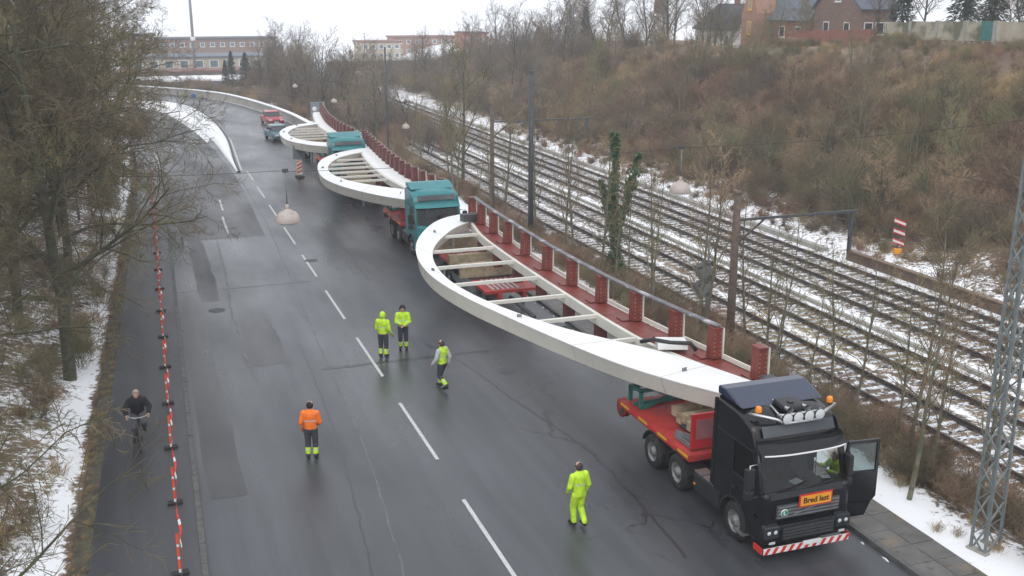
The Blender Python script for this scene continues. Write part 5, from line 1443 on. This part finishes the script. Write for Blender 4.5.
# larger roadside tree with a broad crown behind the teal truck
mid = [tree_meshes(51, MID, 9.5, .16, M['bark'], M['twig_far']), tree_meshes(52, MID, 10.5, .18, M['bark'], M['twig_far']), tree_meshes(53, dict(MID, ang=[.6, .6, .6]), 11, .17, M['bark'], M['twig_far']), tree_meshes(54, dict(MID, kids=[18, 10, 8]), 8.5, .15, M['bark'], M['twig_brown'])]
bushy = [mid[3], tree_meshes(56, dict(MID, kids=[17, 10, 8], start=[.08, .15, .12]), 9.0, .14, M['bark_pale'], M['twig_green']), tree_meshes(57, dict(MID, kids=[17, 10, 8], start=[.08, .15, .12]), 8.5, .14, M['bark_pale'], M['twig_brown'])]
greenish = tree_meshes(55, MID, 9.0, .15, M['bark'], M['twig_green'])
place_tree(greenish, 'bare_tree', 'broad greenish tree standing by the tracks behind the teal truck', 'tree', 22.6, 75.0, 0, 1.05)

# ivy covered tree
iv = thing('ivy_tree', 'tree with three stubby limbs covered in dark green ivy', 'tree', (22.3, 47.2, hgt(22.3, 47.2)))
ip = [[(0, 0, 0), (.08, 0, 2.4), (-.08, 0, 4.8), (.02, .1, 6.4), (-.12, .1, 8.1)], [(.03, 0, 2.4), (.45, .1, 3.6), (.75, 0, 4.9), (1.2, .1, 6.3), (1.3, .1, 6.9)], [(-.03, 0, 2.9), (-.35, .1, 3.9), (-.62, 0, 5.0), (-.85, 0, 5.6)]]
mb = MB()
for P in ip: mb.tube([tuple(p) for p in catmull(P, 8)], [.15 - .012 * i for i in range(8)], 7)
part('trunk', mb, M['bark'], iv)
rg = random.Random(5); V = []; Fq = []
for P, rad, cnt, t0 in ((ip[0], .33, 3000, .12), (ip[1], .30, 1700, .1), (ip[2], .26, 800, .1)):
    C = catmull(P, 30)
    for _ in range(cnt):
        t = t0 + (1 - t0) * rg.random(); c = C[min(29, int(t * 29))]
        bulge = rad * (.45 + .75 * abs(mnoise.noise(Vector((t * 7, rad * 20, 0)))) * 1.6) * (1.15 - .4 * t)
        a = rg.uniform(0, 6.28); rr = bulge * rg.uniform(.4, 1.35)
        p = np.array([c[0] + rr * math.cos(a), c[1] + rr * math.sin(a), c[2] + rg.uniform(-.12, .12)])
        s = rg.uniform(.05, .1); n1 = np.array([rg.gauss(0, 1) for _ in range(3)]); n1 /= np.linalg.norm(n1); n2 = np.cross(n1, [rg.gauss(0, 1) for _ in range(3)]); n2 /= np.linalg.norm(n2)
        o = len(V); V += [p - n1 * s, p + n2 * s * .7, p + n1 * s, p - n2 * s * .7]; Fq.append((o, o + 1, o + 2, o + 3))
link('crown', np_mesh('crown', np.array(V), np.array(Fq), M['ivy'], False), iv)

# conifers and ivy-clad evergreens on the skyline
def conifer(seed, h, w):
    rg = random.Random(seed); V = []; Fq = []
    for _ in range(2600):
        t = rg.random() ** .8; z = h * (.08 + .92 * t); rr = w * (1 - t) ** .8 * (.55 + .45 * abs(math.sin(z * 3.1))) * math.sqrt(rg.random()) + .08
        a = rg.uniform(0, 6.28); p = np.array([rr * math.cos(a), rr * math.sin(a), z - rr * .25])
        s = rg.uniform(.14, .3); d = np.array([math.cos(a), math.sin(a), -.35 + rg.gauss(0, .3)]); q = np.array([-math.sin(a), math.cos(a), rg.gauss(0, .5)])
        o = len(V); V += [p - d * s, p + q * s * .35, p + d * s, p - q * s * .35]; Fq.append((o, o + 1, o + 2, o + 3))
    tr = MB().tube([(0, 0, -.3), (0, 0, h * .9)], [.18, .04], 7).mesh('trunk', M['bark'])
    return tr, np_mesh('crown', np.array(V), np.array(Fq), M['needles'], False)
con = [conifer(3, 9.5, 2.2), conifer(4, 8, 2.6)]
for (x, y, k, sc, lab) in ((15.3, 178, 0, .60, 'dark conifer in front of the far town buildings'), (17.6, 179, 1, .68, 'bushier dark conifer beside the conifer by the town'), (14.2, 177, 0, .45, 'slim dark conifer nearest the blue facade'),
                           (66, 172, 1, .75, 'dark evergreen on the skyline by the bare trees'), (63, 152, 1, .6, 'evergreen bush on the crest left of the chimney'), (60, 138, 0, .7, 'conifer standing out on the slope below the chimney'), (84, 92, 1, .6, 'dark evergreen behind the garden wall at the top'), (80, 80, 1, .7, 'large dark evergreen at the upper right corner'), (78, 74, 0, .6, 'dark conifer above the end of the garden wall')):
    if k < 2 and y > 200: z = -6.9
    else: z = None
    place_tree(con[k], 'conifer', lab, 'conifer', x, y, rng.uniform(0, 6), sc, 'conifers on the skyline', z)

# trees along the skyline and in the far valley
rg = random.Random(77); n_t = 0
def woods(N, fx, group, label, cat='tree', pool=mid, smin=.8, smax=1.25):
    for i in range(N):
        x, y = fx()
        place_tree(rg.choice(pool), 'bare_tree', label, cat, x, y, rg.uniform(0, 6.28), rg.uniform(smin, smax), group)
woods(34, lambda: (rg.uniform(62, 84), rg.uniform(122, 205)), 'bare trees on the skyline of the bank', 'bare tree among those on the skyline at the top of the bank', smin=.7, smax=1.15)
woods(40, lambda: (rg.uniform(40, 62), rg.uniform(120, 215)), 'bare trees on the far slope of the bank', 'bare tree among those on the far wooded slope beyond the tracks', smin=.5, smax=.85)
woods(60, lambda: (rg.uniform(20.5, 31), rg.uniform(100, 205)), 'bare trees between the far bend and the railway', 'bare tree in the wood between the far bend and the railway', smin=.5, smax=.85)
woods(22, lambda: (rg.uniform(22, 75), rg.uniform(208, 245)), 'bare trees in the far valley', 'hazy bare tree in the far valley before the apartment blocks', smin=.7, smax=1.1)
woods(14, lambda: (rg.uniform(18, 26), rg.uniform(160, 200)), 'bare trees beyond the far bend', 'bare tree behind the concrete barrier of the far bend', smin=.4, smax=.7)
woods(16, lambda: (rg.uniform(18, 23), rg.uniform(124, 168)), 'bare trees just behind the bend barrier', 'bare tree close behind the barrier on the outside of the bend', smin=.45, smax=.7)
woods(26, lambda: (rg.uniform(41, 57), rg.uniform(44, 118)), 'bare trees on the near slope of the bank', 'slim pale bare tree standing out of the brush on the near slope', pool=slim, smin=.6, smax=1.0)
woods(44, lambda: (rg.uniform(41, 54), rg.uniform(42, 120)), 'bushy trees on the near slope of the bank', 'low bushy bare tree in the brush on the near slope', pool=bushy, smin=.38, smax=.6)
woods(16, lambda: (rg.uniform(66, 86), rg.uniform(66, 92)), 'bare trees behind the garden wall', 'bare tree behind the garden wall at the top of the bank', smin=.5, smax=.8)
woods(9, lambda: (rg.uniform(64.5, 69), rg.uniform(92, 132)), 'bare trees in front of the houses', 'small bare tree in front of the houses on the bank', pool=bushy, smin=.4, smax=.6)
for (x, y, k, sc, lab) in ((67.5, 71, 1, .8, 'dark round evergreen just behind the garden wall'), (69, 84, 1, .75, 'dark evergreen at the left end of the garden wall'), (70, 77, 1, .95, 'broad dark evergreen above the middle of the garden wall')):
    place_tree(con[k], 'conifer', lab, 'conifer', x, y, 0, sc, 'conifers on the skyline')

# brush that reads as one mass
def shrub(seed, h, twig, stems=11, r=.02, S=SHR):
    return tree_meshes(seed, S, h, r, twig, twig, stems=stems, split=0)[1]
SRC = {'red': [shrub(61, 2.4, M['twig_red']), shrub(62, 2.0, M['twig_red'], 14)], 'brown': [shrub(63, 2.8, M['twig_brown'], 12), shrub(64, 2.2, M['twig_brown'], 13)], 'green': [shrub(65, 2.3, M['twig_green'], 13)],
       'far': [shrub(66, 3.2, M['twig_far'], 12, .026)],
       'grass': [shrub(67, .9, M['dry_grass'], 46, .012, dict(n=[4, 3], w=[.16, .2], up=[.02, -.05], taper=[.4, .6], kids=[3], start=[.2], ang=[.4], ratio=[.6], rr=[.7], rmin=.006))],
       'low': [shrub(68, .75, M['twig_red'], 12, .01), shrub(69, .6, M['twig_brown'], 12, .01)]}
def scatter(name, label, items, cat='undergrowth'):
    """items: (mesh, x, y, z, rz, scale) -> one object of instanced twigs"""
    pool = list(dict.fromkeys(it[0] for it in items))
    coll = bpy.data.collections.new(name + '_kinds')
    for i, m_ in enumerate(pool):
        coll.objects.link(bpy.data.objects.new('%s_kind_%02d' % (name, i), m_))
    me = bpy.data.meshes.new(name); me.from_pydata([(it[1], it[2], it[3]) for it in items], [], [])
    for nm, ty, vals in (('pick', 'INT', [pool.index(it[0]) for it in items]), ('turn', 'FLOAT', [it[4] for it in items]), ('size', 'FLOAT', [it[5] for it in items])):
        me.attributes.new(nm, ty, 'POINT').data.foreach_set('value', vals)
    o = link(name, me); o['kind'] = 'stuff'; tag(o, label, cat)
    ng = bpy.data.node_groups.new(name, 'GeometryNodeTree')
    ng.interface.new_socket('Geometry', in_out='INPUT', socket_type='NodeSocketGeometry'); ng.interface.new_socket('Geometry', in_out='OUTPUT', socket_type='NodeSocketGeometry')
    N, Lk = ng.nodes, ng.links
    gi, go = N.new('NodeGroupInput'), N.new('NodeGroupOutput')
    ip_ = N.new('GeometryNodeInstanceOnPoints'); ci = N.new('GeometryNodeCollectionInfo')
    ci.inputs[0].default_value = coll; ci.inputs['Separate Children'].default_value = True; ci.inputs['Reset Children'].default_value = True
    def na(nm, ty):
        a = N.new('GeometryNodeInputNamedAttribute'); a.data_type = ty; a.inputs[0].default_value = nm; return a.outputs[0]
    cx = N.new('ShaderNodeCombineXYZ'); Lk.new(na('turn', 'FLOAT'), cx.inputs[2])
    Lk.new(gi.outputs[0], ip_.inputs['Points']); Lk.new(ci.outputs[0], ip_.inputs['Instance'])
    ip_.inputs['Pick Instance'].default_value = True
    Lk.new(na('pick', 'INT'), ip_.inputs['Instance Index']); Lk.new(cx.outputs[0], ip_.inputs['Rotation']); Lk.new(na('size', 'FLOAT'), ip_.inputs['Scale'])
    Lk.new(ip_.outputs[0], go.inputs[0])
    md = o.modifiers.new('scatter', 'NODES'); md.node_group = ng
    return o
def nval(x, y, f, s): return mnoise.noise(Vector((x * f, y * f, s)))
items = []
for i in range(1900):                                   # wooded bank
    x = 38.6 + 23.5 * rg.random() ** .9; y = rg.uniform(28, 125)
    if x < 40.5 and rg.random() < .75: continue
    if x > 63 and rg.random() < .5: continue
    v = nval(x, y, .09, 1.0) * .7 + rg.gauss(0, .26); u = nval(x, y, .07, 9.0) * .8 + rg.gauss(0, .16)
    kind = 'grass' if u > .19 else 'green' if v > .36 else 'red' if v < -.12 else 'brown'
    sc = rg.uniform(.55, 1.15) * (1.0 if x > 41 else .6) * (1 - .62 * sstep(52, 59, x))
    items.append((rg.choice(SRC[kind]), x, y, hgt(x, y), rg.uniform(0, 6.28), sc * (1.7 if kind == 'grass' else 1)))
for i in range(70):
    y = rg.uniform(58, 96); x = rg.uniform(61.2, 62.8)
    items.append((rg.choice(SRC['green'] + SRC['brown']), x, y, hgt(x, y), rg.uniform(0, 6.28), rg.uniform(.25, .5)))
scatter('hillside_brush', 'dense leafless brown and reddish brush covering the bank beyond the tracks', items)
items = []
for i in range(420):
    x = rg.uniform(40, 66); y = rg.uniform(120, 215)
    items.append((rg.choice(SRC['far'] + SRC['brown']), x, y, hgt(x, y), rg.uniform(0, 6.28), rg.uniform(.8, 1.5)))
for i in range(380):
    x = rg.uniform(18.5, 31); y = rg.uniform(95, 205)
    if x < 22 and y < 125: continue
    items.append((rg.choice(SRC['far'] + SRC['brown'] + SRC['red']), x, y, hgt(x, y), rg.uniform(0, 6.28), rg.uniform(.7, 1.3)))
for i in range(260):
    x = rg.uniform(-10, 24); y = rg.uniform(172, 215)
    items.append((rg.choice(SRC['far'] + SRC['brown']), x, y, hgt(x, y), rg.uniform(0, 6.28), rg.uniform(.35, .6) if x < 18 else rg.uniform(.7, 1.1)))
for i in range(200):
    y = rg.uniform(118, 172); x = float(np.interp(y, bc[:, 1], bc[:, 0])) + rg.uniform(1.6, 8)
    items.append((rg.choice(SRC['far'] + SRC['brown']), x, y, hgt(x, y), rg.uniform(0, 6.28), rg.uniform(.4, .8)))
scatter('distant_brush', 'hazy grey brown undergrowth in the far wood', items)
items = []
for i in range(760):                                    # strip between pavement and rails
    y = rg.uniform(15, 98); x = rg.uniform(19.3, 23.2)
    if y > 58 and x < 21.6: continue
    k = rg.choice(['red', 'red', 'brown', 'brown', 'low', 'low'])
    items.append((rg.choice(SRC[k]), x, y, hgt(x, y), rg.uniform(0, 6.28), rg.uniform(.32, .62) if k != 'low' else rg.uniform(.8, 1.4)))
for i in range(160):
    y = rg.uniform(15, 60); x = rg.uniform(18.0, 24.0)
    items.append((rg.choice(SRC['grass']), x, y, hgt(x, y), rg.uniform(0, 6.28), rg.uniform(.2, .45)))
scatter('roadside_brush', 'low leafless reddish brush between the pavement and the railway', items)
items = []
for i in range(520):                                    # left bank
    y = rg.uniform(16, 110); x = path_x(y) - .9 - 14 * rg.random() ** 1.2
    k = rg.choice(['green', 'brown', 'low', 'low', 'grass'])
    items.append((rg.choice(SRC[k]), x, y, hgt(x, y), rg.uniform(0, 6.28), rg.uniform(.35, .8) if k not in ('low', 'grass') else rg.uniform(.4, .9)))
for i in range(260):
    y = rg.uniform(16, 90); x = path_x(y) - rg.uniform(.02, .5)
    items.append((SRC['grass'][0], x, y, .06, rg.uniform(0, 6.28), rg.uniform(.08, .2)))
scatter('bank_undergrowth', 'thin brambles and dead grass on the snowy left bank', items)
items = []
for i in range(240):                                    # foot of the bank in the snow
    y = rg.uniform(28, 110); x = rg.uniform(37.6, 41.5)
    items.append((rg.choice(SRC['low']), x, y, hgt(x, y), rg.uniform(0, 6.28), rg.uniform(.5, 1.1)))
scatter('bank_foot_brambles', 'thin brambles in the snow at the foot of the bank', items)

# ------------------------------------------------------------------ houses on the bank
def windows(root, spots, axis, at, w, h, out, frame=M['white_paint'], pane=M['dark_glass']):
    for (u, z) in spots:
        d = .06 * out
        def bx(uu, zz, su, szz, t0, t1):
            mb = MB()
            c = (at + (t0 + t1) / 2 * out, uu, zz) if axis == 'X' else (uu, at + (t0 + t1) / 2 * out, zz)
            s = (abs(t1 - t0), su, szz) if axis == 'X' else (su, abs(t1 - t0), szz)
            return mb.box(c, s)
        o = part('window', bx(u, z, w, h, -.02, .05), frame, root)
        part('pane', bx(u, z, w * .8, h * .84, .03, .062), pane, o)
        part('sill', bx(u, z - h / 2 - .05, w * 1.15, .08, -.02, .12), frame, o)
def house(label, x, y, z, W, L, H, RH, rz, wall, roof, cat='house', chimney=True, gable=None):
    """ridge along local y; eaves at H"""
    r = thing('house', label, cat, (x, y, z), rz)
    part('wall', MB().box((0, 0, H / 2 - .5), (W, L, H + 1)), wall, r)
    part('gable', MB().prism([(-W / 2, H), (W / 2, H), (0, H + RH)], 'Y', -L / 2 + .002, L / 2 - .002), gable or wall, r)
    rf = None
    for s in (-1, 1):
        a = math.atan2(RH, W / 2); ln = math.hypot(RH, W / 2) + .5
        mb = MB().box((0, 0, 0), (ln, L + .7, .16))
        o = part('roof', mb, roof, r, (s * (W / 4 + .14), 0, H + RH / 2 - .03), (0, s * a, 0)); rf = o
    part('ridge', MB().box((0, 0, H + RH + .12), (0.28, L + .72, 0.14)), roof, r)
    if chimney: part('chimney', MB().box((W * .12, L * .2, H + RH), (0.7, 0.6, 1.9)), M['brick'], r)
    for s in (-1, 1):
        windows(r, [(-L * .33, H * .5), (-L * .05, H * .5), (L * .28, H * .5)], 'X', s * W / 2, 1.1, 1.3, s)
        windows(r, [(-W * .22, H * .5), (W * .22, H * .5), (0, H + RH * .35)], 'Y', s * L / 2, 1.0, 1.25, s)
    part('door', MB().box((-W / 2 - .03, L * .12, 1.0), (0.08, 1.0, 2.1)), M['old_wood'], r)
    return r
hb_ = house('red brick house with blue slate roof at the top of the bank', 76.5, 108.8, 8.0, 9.0, 11.4, 2.9, 5.0, 0, M['brick'], M['slate'], gable=M['brick_pale'])
# cross gable with pale brick and yellow window facing the tracks
part('cross_wing', MB().box((-4.9, 3.9, 1.2), (2.6, 3.4, 4.6)), M['brick_pale'], hb_)
part('wing_gable', MB().prism([(2.2, 3.5), (5.6, 3.5), (3.9, 7.0)], 'X', -6.2, -3.4), M['brick_pale'], hb_)
windows(hb_, [(3.9, 4.6), (3.9, 1.8)], 'X', -6.2, .9, 1.5, -1, M['yellow_stripe'], M['timber'])
house('white house with dark roof at the top of the bank', 84.0, 137.5, 5.9, 8.0, 11.0, 3.2, 3.2, 0, M['render_white'], M['roof_tile'])
house('brown bay fronted house right of the brick house', 74.6, 98.6, 8.0, 8.2, 4.4, 4.2, 3.6, R(90), M['brick_dark'], M['slate'])
house('pale house half hidden behind trees at the upper right', 92, 80, hgt(92, 80), 9, 11, 4.0, 4.0, R(20), M['render_cream'], M['slate'])
cs = thing('brick_chimney', 'tall round brick chimney with pale base on the skyline', 'chimney', (85.0, 164.0, 6.0))
part('shaft', MB().lathe([(1.25, 1.0), (1.05, 9.0), (.95, 18), (1.1, 18.2), (1.1, 18.9), (.7, 18.9)], n=18), M['brick'], cs)
part('plinth', MB().lathe([(1.6, -.5), (1.6, 4.4), (1.25, 4.8)], n=18), M['render_white'], cs)
for k in range(4): part('iron_band', MB().lathe([(1.2 - .05 * k, 5.5 + 3 * k), (1.24 - .05 * k, 5.5 + 3 * k), (1.24 - .05 * k, 5.7 + 3 * k), (1.2 - .05 * k, 5.7 + 3 * k)], n=18), M['dark_steel'], cs)
# garden wall along the crest
gw = thing('garden_wall', 'weathered pale panel wall along the crest of the bank', 'wall', (63.2, 0, 0))
gpm = MB().box((0, 0, .35), (0.2, 2.9, 1.5)).mesh('wall_panel', M['wall_panel']); gpp = MB().box((0, 0, .3), (0.34, 0.3, 1.8)).mesh('wall_post', M['concrete'])
for i in range(5):
    y = 64.5 + i * 3.2; z = crest(y) + 0.95
    link('wall_panel', gpm, gw, (0, y, z)); link('wall_post', gpp, gw, (0, y - 1.6, z))
part('green_door', MB().box((-.13, 66.8, crest(66.8) + 1.35), (0.06, 1.4, 1.5)), M['teal_frame'], gw)
bwl = thing('brick_wall', 'low red brick garden wall below the brown house', 'wall', (64.5, 0, 0))
for i in range(4):
    y = 84 + i * 3.0; part('wall_bay', MB().box((0, y, crest(y) + .8), (0.3, 2.97, 1.6)), M['brick'], bwl)

# ------------------------------------------------------------------ far town below the bend
def block(label, x0, x1, y, z0, z1, depth, wall, roofm, rows_, cols, cat='building', snow=True, pane=M['blue_glass'], wh=(1.4, 1.2)):
    r = thing('town_building', label, cat, ((x0 + x1) / 2, y, 0))
    W = x1 - x0
    part('wall', MB().box((0, depth / 2, (z0 + z1) / 2), (W, depth, z1 - z0)), wall, r)
    part('roof', MB().box((0, depth / 2, z1 + .2), (W + .8, depth + .8, .4)), roofm, r)
    for j in range(rows_):
        windows(r, [(-W / 2 + W * (i + .5) / cols, z0 + (z1 - z0) * (j + .55) / rows_) for i in range(cols)], 'Y', 0, wh[0], wh[1], -1, M['white_paint'], pane)
    return r
block('long low blue fronted building with snow on its roof', -2, 26, 258, -12, -5.2, 14, M['blue_glass'], M['snow'], 1, 11, wh=(1.6, 3.2))
block('brown brick terrace behind the low blue building', -4, 30, 276, -12, -4.2, 10, M['brick_dark'], M['red_tile'], 2, 12)
block('pale glass roofed hall above the brown terrace', 0, 34, 292, -12, -1.6, 18, M['render_cream'], M['slate'], 3, 9, wh=(2.4, 2.0))
block('long reddish brick building on the town skyline', 2, 42, 330, -12, 1.8, 14, M['brick_dark'], M['roof_tile'], 4, 14)
block('small brick tower block at the left of the town skyline', -2, 7, 326, -12, 3.2, 10, M['brick_dark'], M['roof_tile'], 4, 3)
block('pale apartment block beyond the railway bridge', 66, 78, 320, -10, .6, 12, M['render_cream'], M['red_tile'], 4, 5)
block('long apartment block with red roof beyond the railway bridge', 80, 100, 335, -10, 1.4, 12, M['brick_pale'], M['red_tile'], 4, 7)
block('orange gabled house beside the skyline trees', 92, 99, 300, -8, 3.6, 9, mat('orange_render', (0.50, 0.20, 0.09), 0.8), M['red_tile'], 3, 2)
fm = thing('radio_mast', 'slim pale mast rising above the town', 'mast', (15.5, 285, -10))
part('shaft', MB().tube([(0, 0, 0), (0, 0, 18), (0, 0, 36)], [.42, .36, .25], 10), M['galv'], fm)
part('collar', MB().lathe([(.5, 13), (.6, 13.2), (.6, 13.8), (.5, 14)], n=12), M['white_paint'], fm)
# railway bridge across the valley
bg = thing('rail_bridge', 'brown girder bridge crossing the railway in the distance', 'bridge', (52, 228, 0))
part('girder', MB().box((0, 0, -.8), (24, 0.5, 1.9)), M['rust'], bg); part('girder', MB().box((0, 4, -.8), (24, 0.5, 1.9)), M['rust'], bg)
part('deck', MB().box((0, 2, -1.5), (24, 3.4, .3)), M['concrete'], bg)
for k in range(13): part('stiffener', MB().box((-11.4 + k * 1.9, -.3, -.8), (0.16, 0.12, 1.8)), M['rust'], bg)
for s in (-1, 1): part('abutment', MB().box((s * 11.3, 2, -5.5), (1.6, 5, 7.6)), M['concrete'], bg)

# ------------------------------------------------------------------ haze: the damp winter air
hz = bpy.data.materials.new('damp_air'); hz.use_nodes = True
n, l = hz.node_tree.nodes, hz.node_tree.links
n.remove(n['Principled BSDF'])
pv_ = n.new('ShaderNodeVolumePrincipled'); pv_.inputs['Density'].default_value = 0.0009; pv_.inputs['Color'].default_value = (0.93, 0.95, 1.0, 1); pv_.inputs['Anisotropy'].default_value = 0.2
l.new(pv_.outputs[0], n['Material Output'].inputs['Volume'])
ho = link('haze', MB().box((50, 320, 13.5), (960, 900, 49)).mesh('haze', hz)); ho['kind'] = 'stuff'
